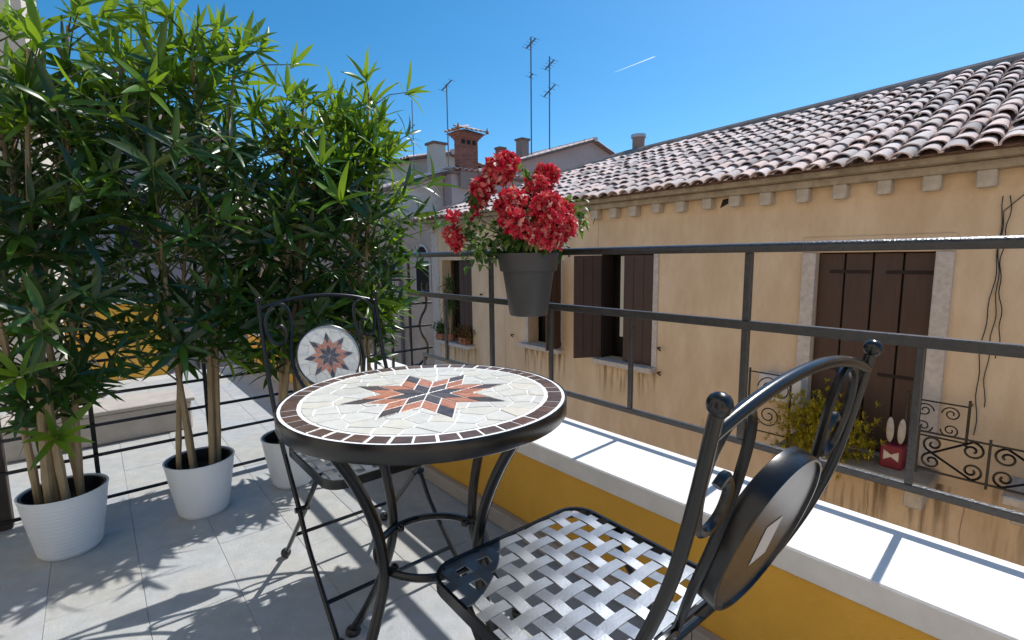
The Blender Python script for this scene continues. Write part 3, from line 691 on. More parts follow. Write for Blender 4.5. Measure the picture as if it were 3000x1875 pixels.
# ================================================================== HOUSES AND ROOFTOPS BEYOND
r6 = random.Random(11)
def tile_run(gg, a, b, up, n, L=0.5, r=0.11):
    """row of roof tiles along an edge a->b, each running up 'up' direction"""
    a, b, up = Vector(a), Vector(b), Vector(up).normalized(); d = b-a; side = d.normalized(); nrm = up.cross(side).normalized()
    if nrm.z < 0: nrm = -nrm
    for k in range(n):
        p = a + d*((k+.5)/n) + nrm*0.02
        Mx = Matrix((up, side, nrm)).transposed().to_4x4(); Mx.translation = p
        coppo(gg, Mx, L=L*r6.uniform(.95,1.1), r0=r, r1=r*.85, n=5, th=.02)
def gable_house(name, label, cx, y0, half, zapex, slope_, depth, m, zb=-9, tiles=40, rows=1):
    t_ = thing(name, label, 'house', (cx, y0, zb)); ze = zapex-half*slope_
    gg = G(); A=[(cx-half,y0),(cx+half,y0)]
    gg.poly([(cx-half,y0,zb),(cx+half,y0,zb),(cx+half,y0,ze),(cx,y0,zapex),(cx-half,y0,ze)])
    gg.poly([(cx-half,y0,zb),(cx-half,y0,ze),(cx-half,y0+depth,ze),(cx-half,y0+depth,zb)])
    gg.poly([(cx+half,y0,zb),(cx+half,y0+depth,zb),(cx+half,y0+depth,ze),(cx+half,y0,ze)])
    gg.poly([(cx-half,y0+depth,zb),(cx-half,y0+depth,ze),(cx,y0+depth,zapex),(cx+half,y0+depth,ze),(cx+half,y0+depth,zb)])
    gg.build('wall', m, t_)
    o = .25; rg = G()
    for s in (-1,1):
        xo = cx+s*(half+o); zo = zapex-(half+o)*slope_
        rg.poly([(cx,y0-o,zapex+.06),(xo,y0-o,zo+.06),(xo,y0+depth,zo+.06),(cx,y0+depth,zapex+.06)])
        rg.poly([(cx,y0-o,zapex-.04),(cx,y0+depth,zapex-.04),(xo,y0+depth,zo-.04),(xo,y0-o,zo-.04)])
        rg.poly([(cx,y0-o,zapex-.04),(xo,y0-o,zo-.04),(xo,y0-o,zo+.06),(cx,y0-o,zapex+.06)])
    rf_ = rg.build('roof', M['deck'], t_)
    tg = G()
    for s in (-1,1):
        L = hypot(half+o, (half+o)*slope_); k = 0
        nr = int(L/.42)
        for j in range(nr):
            x_ = cx+s*(half+o)*(1-j/nr); z_ = zapex-(half+o)*slope_*(1-j/nr)+.07
            tile_run(tg, (x_,y0-o,z_), (x_,y0+min(depth,3.2),z_), (-s,0,slope_), int(min(depth,3.2)/.24), L=.5)
    tg.build('verge_tiles', M['rooftile'], rf_, smooth=True, kind='stuff')
    G().tube([(cx,y0-o-.05,zapex+.08),(cx,y0+depth,zapex+.08)],.12,8).build('ridge_cap', M['rooftile'], rf_, smooth=True)
    return t_
mh = gable_house('mauve_house', 'mauve grey gabled house rising behind the tiled roof', 20.93, 18.0, 8.2, 7.10, 0.312, 9.0, M['mauve'])
# stepped house B: wall continuing the street, slightly set back
P0, P1b = Vector((7.30,10.15)), Vector((6.35,14.6)); dB = (P1b-P0); LB = dB.length; dB.normalize(); nB = Vector((-dB.y, dB.x)); 
if nB.x > 0: nB = -nB
def bp(s, z, o=0.0): q = P0+dB*s+nB*o; return (q.x, q.y, z)
def bbox_b(gg, s0, s1, o0, o1, z0, z1):
    i = len(gg.v)
    for z in (z0,z1):
        for s, o in ((s0,o0),(s1,o0),(s1,o1),(s0,o1)): gg.v.append(bp(s,z,o))
    gg.f += [(i,i+1,i+2,i+3),(i+4,i+5,i+6,i+7),(i,i+1,i+5,i+4),(i+1,i+2,i+6,i+5),(i+2,i+3,i+7,i+6),(i+3,i,i+4,i+7)]; return gg
gh = thing('grey_house', 'narrow grey beige house with a zinc gutter at the end of the street', 'house', (P0.x,P0.y,-9))
bbox_b(G(), 0, LB, 0, -4.0, -9, 2.12).build('wall', M['greystucco'], gh)
bbox_b(G(), -.1, LB+.2, .18, .05, 2.12, 2.22).build('gutter', M['gutter'], gh)
rfB = bbox_b(G(), -.1, LB+.2, .05, -4.0, 2.222, 2.27).build('roof', M['gutter'], gh)
tg = G(); tile_run(tg, bp(0,2.10,.16), bp(1.6,2.10,.16), (-nB.x*.93,-nB.y*.93,.37), 9, L=.2, r=.08); tg.build('eave_tiles', M['rooftile'], rfB, smooth=True, kind='stuff')
for (s0, s1, z0, z1) in ((1.55,2.05,0.10,0.95),(3.1,3.6,0.05,0.95)):
    wB = bbox_b(G(), s0-.08, s1+.08, .03, .001, z0-.08, z1+.10).build('window', M['jamb'], gh)
    bbox_b(G(), s0, s1, .036, .031, z0, z1).build('pane', M['dark'], wB)
ar = G(); c0 = 1.8
ar.poly([bp(c0+.2*cos(pi*k/10), 1.12+.22*sin(pi*k/10), .033) for k in range(11)]); ar.build('arch_recess', M['dark'], gh)
at = G().tube([bp(c0+.24*cos(pi*k/12), 1.12+.26*sin(pi*k/12), .035) for k in range(13)], .035, 6); at.build('arch_moulding', M['coping'], gh, smooth=True)
for s in (0.9, 2.7): G().tube([bp(s,2.12,.07), bp(s,-6,.07)], .045, 8).build('downpipe', M['antenna'], gh, smooth=True)
# pink beige house with sloping tile verge
ph = thing('pink_beige_house', 'pink beige house with a sloping dark tiled verge below the brick chimney', 'house', (8.4,14.9,-9))
G().poly([(4.2,14.9,-9),(9.55,14.9,-9),(9.55,14.9,3.85),(4.2,14.9,2.12)]).poly([(9.55,14.9,-9),(9.55,19,-9),(9.55,19,3.85),(9.55,14.9,3.85)]).poly([(4.2,14.9,-9),(4.2,14.9,2.12),(4.2,19,2.12),(4.2,19,-9)]).build('wall', M['pinkwall'], ph)
rr = G().poly([(4.1,14.7,2.2),(9.75,14.7,4.02),(9.75,19,4.02),(4.1,19,2.2)]).poly([(4.1,14.7,2.08),(9.75,14.7,3.9),(9.75,14.7,4.02),(4.1,14.7,2.2)]).build('roof', M['deck'], ph)
tg = G()
for j in range(14):
    x_ = 4.1+j*.41; z_ = 2.23+j*.41*.322; tile_run(tg, (x_,14.66,z_),(x_,17,z_),(1,0,.322),10,L=.5)
tg.build('roof_tiles', M['rooftile'], rr, smooth=True, kind='stuff')
# grey stucco block carrying the chimney
sb = thing('grey_stucco_block', 'plain grey stucco wall block standing below the brick chimney', 'building', (10.7,14.5,-9))
G().box(9.57, 12.6, 14.4, 17.5, -9, 3.86).build('wall', M['mauve'], sb)
G().box(9.45, 12.8, 14.25, 17.6, 3.862, 3.95).build('roof', M['deck'], sb)
tg = G(); tile_run(tg, (9.45,14.2,3.97),(12.8,14.2,3.97),(0,1,.12),14,L=.6); tg.build('eave_tiles', M['rooftile'], sb, smooth=True, kind='stuff')
# brick chimney with tiled cap
bc = thing('brick_chimney', 'tall red brick chimney with a flared tiled cap', 'chimney', (10.1,14.6,3.95))
G().box(9.84, 10.56, 14.24, 14.56, 3.4, 5.02).build('core', M['mortarbrick'], bc)
bg_ = G()
for k in range(22):
    z_ = 3.96+k*.0485; 
    for j in range(-1,5):
        a = 9.83+(j+.5*(k%2))*.235; b = a+.225; a = max(a,9.83); b = min(b,10.57)
        if b-a > .03: bg_.box(a, b, 14.225+r6.uniform(0,.006), 14.30, z_, z_+.041)
        a = 14.23+(j+.5*(k%2))*.235; b = a+.225; a = max(a,14.30); b = min(b,14.57)
        if b-a > .03: bg_.box(9.825+r6.uniform(0,.006), 9.90, a, b, z_, z_+.041)
bg_.build('brickwork', M['brick'], bc, kind='stuff')
for q in range(3): G().box(9.80-.05*q, 10.60+.05*q, 14.20-.05*q, 14.60+.05*q, 5.021+.062*q, 5.08+.062*q).build('cap_course', M['brick'], bc)
for q in range(3): G().box(9.90+.22*q, 10.03+.22*q, 14.213, 14.223, 4.86, 5.0).build('vent_slot', M['dark'], bc)
cr = G(); cx_, cy_, z0, z1 = 10.2, 14.40, 5.215, 5.40
c4 = [(9.62,14.0),(10.78,14.0),(10.78,14.80),(9.62,14.80)]
for k in range(4): cr.poly([(*c4[k],z0),(*c4[(k+1)%4],z0),(cx_,cy_,z1)])
cr.poly([(x,y,z0) for x,y in c4][::-1]); capo = cr.build('cap_roof', M['deck'], bc)
tg = G(); tile_run(tg,(9.62,13.97,5.24),(10.78,13.97,5.24),(0,1,.40),6,L=.42,r=.10); tile_run(tg,(9.59,14.0,5.24),(9.59,14.80,5.24),(1,0,.3),4,L=.5,r=.10); tg.build('cap_tiles', M['rooftile'], capo, smooth=True, kind='stuff')
for (a,b) in ((9.60,13.98),(10.80,13.98)): G().lathe([(.05,0),(.06,.05),(.03,.12),(.001,.22)],(a,b,5.24),8).build('finial', M['terracotta'], bc)
# small chimneys
def stack(name, label, x, y, z0, z1, w_, m, cap=True, rnd_=False):
    t_ = thing(name, label, 'chimney', (x,y,z0))
    if rnd_: G().lathe([(w_/2,0),(w_/2,z1-z0)],(x,y,z0),14).build('shaft', m, t_, smooth=True); G().lathe([(.001,.07),(w_*.62,.06),(w_*.62,0),(.001,0)],(x,y,z1),14).build('cap', M['gutter'], t_)
    else:
        G().box(x-w_/2,x+w_/2,y-w_/2,y+w_/2,z0,z1).build('shaft', m, t_); G().box(x-w_*.62,x+w_*.62,y-w_*.62,y+w_*.62,z1+.001,z1+.09).build('cap', M['deck'], t_)
    return t_
stack('pale_chimney','pale rendered chimney with a dark cap beside the brick one',11.25,18.0,3.6,5.62,.55,M['beigehouse'])
stack('thin_chimney','thin dark brick chimney above the red flowers',15.13,18.6,4.6,6.05,.34,M['brick'])
stack('dark_chimney','dark square chimney pot standing on the mauve house verge',16.42,18.5,5.2,6.60,.44,M['mortarbrick'])
stack('round_flue','short round grey flue on the ridge of the tiled roof',8.55,6.15,2.85,3.36,.24,M['mortarbrick'],rnd_=True)
# small roof ridge left of the brick chimney
rd = gable_house('small_gable_house','small house with a dark roof ridge left of the brick chimney', 12.5, 18.9, 1.9, 5.55, .22, 4.0, M['beigehouse'])
# lilac and low houses behind the bamboos
lh = thing('lilac_house', 'lilac grey stucco house glimpsed between the two left bamboos', 'house', (1.6,14,-9))
G().box(-1.2, 2.75, 14, 20, -9, 4.0).build('wall', M['mauve'], lh)
G().poly([(-1.4,13.75,3.98),(2.95,13.75,3.98),(2.95,17,5.1),(-1.4,17,5.1)]).build('roof', M['deck'], lh)
for xx, zz in ((0.4,1.2),(1.7,1.2)):
    wn = G().box(xx,xx+.8,13.97,13.998,zz,zz+1.4).build('window', M['jamb'], lh); G().box(xx+.08,xx+.72,13.96,13.969,zz+.08,zz+1.32).build('shutter', M['shutterdark'], wn)
oh = thing('ochre_row_house', 'low pale ochre house behind the right bamboo', 'house', (5,15.5,-9))
G().box(2.77, 6.2, 15.3, 20, -9, 2.0).build('wall', M['facade'], oh)
ro = G().poly([(2.6,15.0,1.98),(6.4,15.0,1.98),(6.4,18,3.1),(2.6,18,3.1)]).build('roof', M['deck'], oh)
tg = G()
for j in range(6): tile_run(tg,(2.6,15.0+.42*j,2.0+.42*.373*j),(6.4,15.0+.42*j,2.0+.42*.373*j),(0,1,.373),16,L=.5)
tg.build('roof_tiles', M['rooftile'], ro, smooth=True, kind='stuff')
# antennas
def antenna(label, x, y, z0, z1, els, boom=0.5, r=.022, ang=0.5):
    t_ = thing('antenna', label, 'antenna', (x,y,z0), 'rooftop antennas')
    G().tube([(x,y,z0),(x,y,z1)], r, 6).build('mast', M['antenna'], t_)
    for (zz, L, nel) in els:
        d = Vector((.62,-.30,.72)).normalized()
        G().tube([Vector((x,y,zz))-d*L*.5, Vector((x,y,zz))+d*L*.5], r*1.1, 5).build('boom', M['antenna'], t_)
        for k in range(nel):
            c = Vector((x,y,zz)) + d*L*(k/(nel-1)-.5) if nel > 1 else Vector((x,y,zz)); s = Vector((.75,-.55,-.35)).normalized()
            G().tube([c-s*boom*.5, c+s*boom*.5], r*.28, 4).build('element', M['antenna'], t_)
    return t_
antenna('thin antenna mast left of the brick chimney', 11.87,18.05,4.6,8.15,[(8.1,.6,3)],.3,.026)
antenna('tallest antenna mast with a slanted head above the red flowers', 17.47,19.0,5.6,11.75,[(11.45,.7,5),(9.95,.25,2)],.45,.036)
antenna('second antenna mast with two sets of elements next to the tallest', 18.75,19.0,6.2,11.15,[(10.75,.7,5),(9.5,.9,4)],.45,.036)
antenna('faint thin antenna mast by the bamboo tip', 10.2,18.0,4.0,7.2,[(6.2,.2,2)],.2,.018)
# contrail high in the sky
def skypt(px, py, D):
    d = camo.matrix_world.to_3x3() @ Vector(((px-1500)/1450, -(py-937.5)/1450, -1.0)); return CP + d.normalized()*D
a, b = skypt(1800, 212, 6000), skypt(1920, 165, 5600)
cm = bpy.data.materials.new('contrail_vapour'); cm.use_nodes = True; h = N(cm)
trn = h.add('ShaderNodeBsdfTransparent'); ms = h.add('ShaderNodeMixShader'); ms.inputs[0].default_value = .30
bs = h.add('ShaderNodeBsdfTranslucent'); bs.inputs['Color'].default_value = (.98,.98,.98,1)
h.link(trn.outputs[0], ms.inputs[1]); h.link(bs.outputs[0], ms.inputs[2]); h.link(ms.outputs[0], h.n['Material Output'].inputs['Surface'])
o = G().tube([a.lerp(b,k/12) for k in range(13)], [1+4.5*(k/12)**.7*(1 if k<12 else .3) for k in range(13)], 8).build('contrail', cm, smooth=True, loc=tuple(a))
o['label'] = 'thin white contrail streak in the blue sky'; o['category'] = 'contrail'

# ================================================================== MOSAIC
def star_mosaic(R, rs, rn, nrim=0, rim_in=None, seeds=5, seed=1, g_=0.0018, ang=0):
    """polygons in the disc plane: returns list of (kind, poly). rs tip radius, rn notch radius, R outer radius of cream field"""
    r = random.Random(seed); out = []
    pol = lambda rad, deg: (rad*cos(radians(deg)), rad*sin(radians(deg)))
    for k in range(8):
        a = 45*k + ang
        # each arm is one diamond cut two by two: dark inner, terracotta sides, dark tip
        u, v = pol(rn/2, a-22.5), pol(rn/2, a+22.5); at_ = lambda i, j: (u[0]*i+v[0]*j, u[1]*i+v[1]*j)
        for kd, i, j in (('slate',0,0),('terratile',1,0),('terratile',0,1),('slate',1,1)):
            out.append((kd, [at_(i,j), at_(i+1,j), at_(i+1,j+1), at_(i,j+1)]))
    # cream field: one Voronoi of the whole ring, each stone cut along the star's edges only
    S = []; tries = 0
    while len(S) < seeds and tries < 20000:
        tries += 1
        rad = sqrt(r.uniform((rn*0.9)**2, R*R)); an = r.uniform(0,360); p = pol(rad, an)
        if all(hypot(p[0]-q[0], p[1]-q[1]) > R*(0.155 if seeds > 40 else .26) for q in S): S.append(p)
    regs = []
    for k in range(8):
        a = 45*k + ang
        for s_ in (-1, 1):
            reg = [pol(rs, a)] + [pol(R, a+s_*22.5*(j/5)) for j in range(6)] + [pol(rn, a+s_*22.5)]
            if area(reg) < 0: reg = reg[::-1]
            n0 = pol(rn, a+s_*22.5); t0 = pol(rs, a); ex, ey = t0[0]-n0[0], t0[1]-n0[1]; L = hypot(ex, ey); nx, ny = ey/L, -ex/L
            if nx*n0[0]+ny*n0[1] < 0: nx, ny = -nx, -ny
            reg = clip(reg, -nx, -ny, -(nx*n0[0]+ny*n0[1])-g_)        # stay clear of the star
            regs.append(reg)
    cells = []
    for i, p in enumerate(S):
        c = [pol(R, 6*j) for j in range(60)]
        for j, q in enumerate(S):
            if i == j: continue
            dx_, dy_ = q[0]-p[0], q[1]-p[1]; L = hypot(dx_, dy_)
            if L > R*0.9: continue
            c = clip(c, dx_/L, dy_/L, (dx_*(p[0]+q[0])/2+dy_*(p[1]+q[1])/2)/L)
        c = shrink(c, g_*r.uniform(.85,1.5))
        if len(c) < 3: continue
        pieces = []
        for reg in regs:
            q = c
            for e in range(len(reg)):
                u, v = reg[e], reg[(e+1)%len(reg)]; ex, ey = v[0]-u[0], v[1]-u[1]; L = hypot(ex, ey)
                if L < 1e-7: continue
                q = clip(q, ey/L, -ex/L, (ey*u[0]-ex*u[1])/L)
                if len(q) < 3: break
            if len(q) >= 3 and abs(area(q)) > 2e-6: pieces.append(q)
        if sum(abs(area(q)) for q in pieces) > 1.5e-5: cells.append(pieces)
    if nrim:
        for k in range(nrim):
            a0 = 360/nrim*k + r.uniform(-.4,.4); a1 = 360/nrim*(k+1)
            out.append(('rimtile', [pol(rim_in, a0), pol(rim_in, a1), pol(R_OUT, a1), pol(R_OUT, a0)]))
    res = []
    for kd, p in out:
        if area(p) < 0: p = p[::-1]
        q = shrink(p, g_*.8 if kd != 'rimtile' else g_*1.35)
        if len(q) >= 3 and area(q) > 8e-6: res.append((kd, q))
    return res + [('cream', c) for c in cells]
TNAME = {'slate':'slate_tile','terratile':'terracotta_tile','cream':'cream_stone','rimtile':'rim_tile'}
R_OUT = 0.2935

# ------------------------------------------------------------------ table
TX, TY, TZ = 0.535, 0.92, 0.73
tb = thing('mosaic_table', 'round bistro table with a star mosaic top between the two chairs', 'table', (TX,TY,0))
top = G(); top.disc(0.297, TZ-0.0016, (TX,TY), 72); top.disc(0.297, TZ-0.020, (TX,TY), 72, up=False)
topo = top.build('mosaic_top', M['mortar'], tb)
G().lathe([(0.2962,-0.0345),(0.2995,-0.0345),(0.3015,-0.032),(0.3015,-0.004),(0.3005,-0.001),(0.2985,-0.0005),(0.2966,-0.002),(0.2962,-0.006)],(TX,TY,TZ),96).build('rim_band', M['iron'], tb, smooth=True)
G().lathe([(0.001,-.022),(0.295,-.022),(0.296,-.0345),(.292,-.0345),(.290,-.0225),(.001,-.0225)],(TX,TY,TZ),64).build('pan', M['iron'], tb)
r8 = random.Random(8)
def stone(gg, p, z0, z1, b=0.0008):
    ps = shrink(p, b) if b else []
    if len(ps) == len(p):
        n = len(p); i = len(gg.v)
        gg.v += [(x,y,z0) for x,y in p]+[(x,y,z1-.0007) for x,y in p]+[(x,y,z1) for x,y in ps]
        gg.f.append(tuple(range(i+2*n,i+3*n)))
        for q in (0,1):
            for k in range(n): gg.f.append((i+q*n+k, i+q*n+(k+1)%n, i+(q+1)*n+(k+1)%n, i+(q+1)*n+k))
    else: gg.prism(p, z0, z1)
for kd, p in star_mosaic(0.2555, 0.184, 0.184/(2*cos(radians(22.5))), 46, 0.2595, 74, 21, 0.0017, 29):
    dz = r8.uniform(-.0004,.0004); gg = G()
    for q in (p if kd == 'cream' else [p]):
        if area(q) < 0: q = q[::-1]
        stone(gg, [(TX+x, TY+y) for x, y in q], TZ-.0022, TZ-.0004+dz, 0 if kd == 'cream' else .0008)
    gg.build(TNAME[kd], M[kd], topo)
def tleg(z):
    zr, rr_, rt, rfoot = 0.38, 0.134, 0.256, 0.335
    return rr_+(rt-rr_)*((z-zr)/(.70-zr))**1.9 if z > zr else rr_+(rfoot-rr_)*((zr-z)/zr)**1.45
for k in range(4):
    a = radians(12.6+90*k)
    P = [(TX+tleg(z)*cos(a), TY+tleg(z)*sin(a), z) for z in [0.012+0.688*j/26 for j in range(27)]]
    lg = G().tube(P, 0.0115, 10).build('leg', M['iron'], tb, smooth=True)
    G().lathe([(.001,0),(.019,0),(.021,.006),(.019,.014),(.012,.02),(.001,.02)],(P[0][0],P[0][1],0.0),14).build('foot', M['innerpot'], lg, smooth=True)
    c = (TX+(0.134-.013)*cos(a), TY+(0.134-.013)*sin(a), 0.40)
    G().ball((TX+.108*cos(a), TY+.108*sin(a), 0.38),.0095,10,6).build('bolt', M['iron'], lg, smooth=True)
G().tube([(TX+.122*cos(2*pi*k/48), TY+.122*sin(2*pi*k/48), 0.38) for k in range(48)], 0.0085, 8, closed=True).build('ring', M['iron'], tb, smooth=True)

# ------------------------------------------------------------------ chair (local frame: front +Y, origin under the seat middle)
ch = thing('bistro_chair', 'black folding bistro chair with star mosaic disc back beside the white pots', 'chair', (0,0,0), 'bistro chairs at the mosaic table')
PROF = [(.205,.018),(.174,.05),(.012,.188),(-.061,.285),(-.145,.385),(-.203,.457),(-.268,.57),(-.325,.713),(-.362,.884)]
pr = spline(PROF, 6)
def py(z):
    for p, q in zip(pr, pr[1:]):
        if p[1] <= z <= q[1]: t = (z-p[1])/(q[1]-p[1]+1e-9); return p[0]+(q[0]-p[0])*t
    return pr[-1][0] + (z-pr[-1][1])*(-.2)
HW = 0.203
for s in (-1, 1):
    lg = G().tube([(s*HW, p[0], p[1]) for p in pr], 0.0071, 10).build('back_upright', M['iron'], ch, smooth=True)
    G().ball((s*HW, py(.884)-.002, .892), .0118, 14, 8).build('finial', M['iron'], lg, smooth=True)
    G().ball((s*HW, .207, .0165), .017, 12, 8, sz=.97).build('ball_foot', M['innerpot'], lg, smooth=True)
    G().tube([(s*(HW-.028), -.061, .285), (s*(HW+.012), -.061, .285)], .0085, 8).build('pivot', M['iron'], lg)
    l2 = G().tube([(s*(HW-.020), .075, .437), (s*(HW-.020), -.061, .285), (s*(HW-.020), -.318, .018)], 0.0075, 8).build('rear_leg', M['iron'], ch, smooth=True)
    G().ball((s*(HW-.020), -.322, .0165), .017, 12, 8, sz=.97).build('ball_foot', M['innerpot'], l2, smooth=True)
G().tube([(-HW, .128, .09), (HW, .128, .09)], .006, 7).build('front_stretcher', M['iron'], ch)
G().tube([(-HW+.02, -.212, .128), (HW-.02, -.212, .128)], .006, 7).build('rear_stretcher', M['iron'], ch)
# top arch
G().tube([(x, py(.862+.034*(1-(x/HW)**2)), .862+.034*(1-(x/HW)**2)) for x in [HW*(k/12-1) for k in range(25)]], .0072, 10).build('top_arch', M['iron'], ch, smooth=True)
G().tube([(x, py(.505-.018*(1-(x/HW)**2)), .505-.018*(1-(x/HW)**2)) for x in [HW*(k/8-1) for k in range(17)]], .006, 8).build('lower_crossbar', M['iron'], ch, smooth=True)
for s in (-1, 1):
    C_ = [(.030,.488),(.075,.545),(.118,.64),(.122,.715),(.112,.79),(.112,.84),(.125,.868),(.148,.874),(.172,.858),(.188,.825),(.188,.785),(.175,.752),(.152,.742),(.133,.757),(.130,.785),(.145,.803),(.158,.795)]
    P = spline(C_, 5)
    G().tube([(s*p[0], py(p[1])+.004, p[1]) for p in P], .0058, 7).build('scroll_rod', M['iron'], ch, smooth=True)
    P = spline([(.07,.487),(.06,.515),(.085,.545),(.13,.55),(.165,.525),(.175,.495)], 5)
    G().tube([(s*p[0], py(p[1])+.002, p[1]) for p in P], .005, 7).build('scroll_rod', M['iron'], ch, smooth=True)
# disc back
DZ = 0.682; tan_ = Vector((0, py(.78)-py(.60), .18)).normalized(); nrm_ = Vector((0, tan_.z, -tan_.y)); DC = Vector((0, py(DZ), DZ))
def dx(p): return DC + Vector((1,0,0))*p.x + tan_*p.y + nrm_*p.z
def dxm(gg): return gg.xf(dx)
DR = 0.112
pan = dxm(G().lathe([(DR-.003,.0125),(DR,.011),(DR,-.012),(DR-.002,-.0145),(DR-.005,-.0145),(DR-.006,-.010)], n=64)).build('back_disc', M['iron'], ch, smooth=True)
dxm(G().disc(DR-.0055, -.0105, n=64, up=False)).build('back_plate', M['plate'], pan)
dxm(G().disc(DR-.003, .0085, n=64)).build('mortar_bed', M['mortar'], pan)
for kd, p in star_mosaic(DR-.004, 0.086, 0.086/(2*cos(radians(22.5))), 0, None, 30, 5, 0.0011, 0):
    gg = G()
    for q in (p if kd == 'cream' else [p]):
        if area(q) < 0: q = q[::-1]
        gg.prism(q, .0083, .0100)
    dxm(gg).build(TNAME[kd], M[kd], pan)
# seat: frame with rounded corners and a woven deck
SX, SY0, SY1, SZ, RC = .200, -.185, .190, .448, .055
def rrect(x, y0, y1, r, n=7):
    P = []
    for (cx_, cy_, a0) in ((x-r,y1-r,0),(-x+r,y1-r,90),(-x+r,y0+r,180),(x-r,y0+r,270)):
        for k in range(n): a = radians(a0+90*k/(n-1)); P.append((cx_+r*cos(a), cy_+r*sin(a)))
    return P
o_ = rrect(SX,SY0,SY1,RC); i_ = rrect(SX-.006,SY0+.006,SY1-.006,RC-.006); n = len(o_)
fr = G(); fr.v += [(x,y,SZ-.022) for x,y in o_]+[(x,y,SZ+.002) for x,y in o_]+[(x,y,SZ+.002) for x,y in i_]+[(x,y,SZ-.022) for x,y in i_]
for q in range(4):
    for k in range(n): fr.f.append((q*n+k, q*n+(k+1)%n, ((q+1)%4)*n+(k+1)%n, ((q+1)%4)*n+k))
fr.build('seat_frame', M['iron'], ch, smooth=True)
PT, SW = .0475, .0116
def halfspan_x(y):
    d = max(0, y-(SY1-RC), (SY0+RC)-y); return SX-.006-(RC-sqrt(max(RC*RC-d*d,0)) if d > 0 else 0)
def span_y(x):
    d = max(0, abs(x)-(SX-RC)); c = RC-sqrt(max(RC*RC-d*d,0)) if d > 0 else 0; return SY0+.006+c, SY1-.006-c
ys_ = [SY0+.024+PT*k for k in range(8)]; xs_ = [-.166+PT*k for k in range(8)]
def strip(along_x, c, cross, a, b, par):
    gg = G(); m = 64; i = 0
    for k in range(m+1):
        t = a+(b-a)*k/m
        # under/over: cosine between crossings
        j = (t-cross[0])/PT; hgt = .0013*cos(pi*(j+par))
        e = min(k, m-k)/3.0; z = SZ-.004 + hgt*min(1, e)
        for dzz in (.0009, -.0009):
            for w_ in (-SW, SW):
                gg.v.append((t, c+w_, z+dzz) if along_x else (c+w_, t, z+dzz))
    for k in range(m):
        p, q = 4*k, 4*k+4
        gg.f += [(p,p+1,q+1,q),(p+2,q+2,q+3,p+3),(p,q,q+2,p+2),(p+1,p+3,q+3,q+1)]
    return gg
for j, y_ in enumerate(ys_):
    hx = min(halfspan_x(y_-SW), halfspan_x(y_+SW)); strip(True, y_, xs_, -hx, hx, j).build('seat_strip', M['strip'], ch, smooth=True)
for j, x_ in enumerate(xs_):
    a, b = max(span_y(x_-SW)[0], span_y(x_+SW)[0]), min(span_y(x_-SW)[1], span_y(x_+SW)[1]); strip(False, x_, ys_, a, b, j+1).build('seat_strip', M['strip'], ch, smooth=True)
ch2 = copy_tree(ch)
ch.location = (0.613, 1.41, 0); ch.rotation_euler = (0,0,pi)
ch2.location = (0.617, 0.56, 0); ch2.rotation_euler = (0,0,radians(-1.5))
ch2['label'] = 'black folding bistro chair showing its plain disc back and woven seat beside the parapet'
pan2 = [c for c in ch2.children if c.name.startswith('back_disc')][0]
st_ = G().poly([(-.022,-.031,-.0112),(-.022,.031,-.0112),(.022,.031,-.0112),(.022,-.031,-.0112)]); 
def rot(p, a=radians(0)): return Vector((p.x*cos(a)-p.y*sin(a)+.004, p.x*sin(a)+p.y*cos(a)-.012, p.z))
dxm(st_.xf(rot)); me = st_.mesh('paper_label', M['label']); so = bpy.data.objects.new('paper_label', me); COL.objects.link(so); so.parent = pan2
so['label'] = 'small white paper label on the back plate'

# ================================================================== POTTED BAMBOOS
def leaf_mesh(name, m, W=0.155, curl=0.22, seg=6, twist=0.0):
    gg = G()
    for k in range(seg+1):
        t = k/seg; w_ = W*0.5*(max(0,sin(pi*min(1,(0.05+0.95*t))**0.78)))**0.8 if 0 < k < seg else (0.012 if k == 0 else 0.002)
        z = -curl*t*t; fo = w_*0.28; tw = twist*t
        for sx in (-1,0,1):
            x = sx*w_; zz = z + abs(sx)*fo
            gg.v.append((x*cos(tw)-0*sin(tw), t, zz + x*sin(tw)))
    for k in range(seg):
        a = 3*k; gg.f += [(a,a+1,a+4,a+3),(a+1,a+2,a+5,a+4)]
    return gg, gg.mesh(name, m, True)
LV = [leaf_mesh('leaf', M['leaf'], W, c, 6, t) for W, c, t in ((.175,.12,0),(.155,.30,.4),(.15,.48,-.4),(.185,.22,.6),(.165,.06,-.2))]
LN = [leaf_mesh('leaf', M['newleaf'], W, c, 6, t) for W, c, t in ((.165,.08,0),(.15,.22,.3),(.175,.32,-.3))]
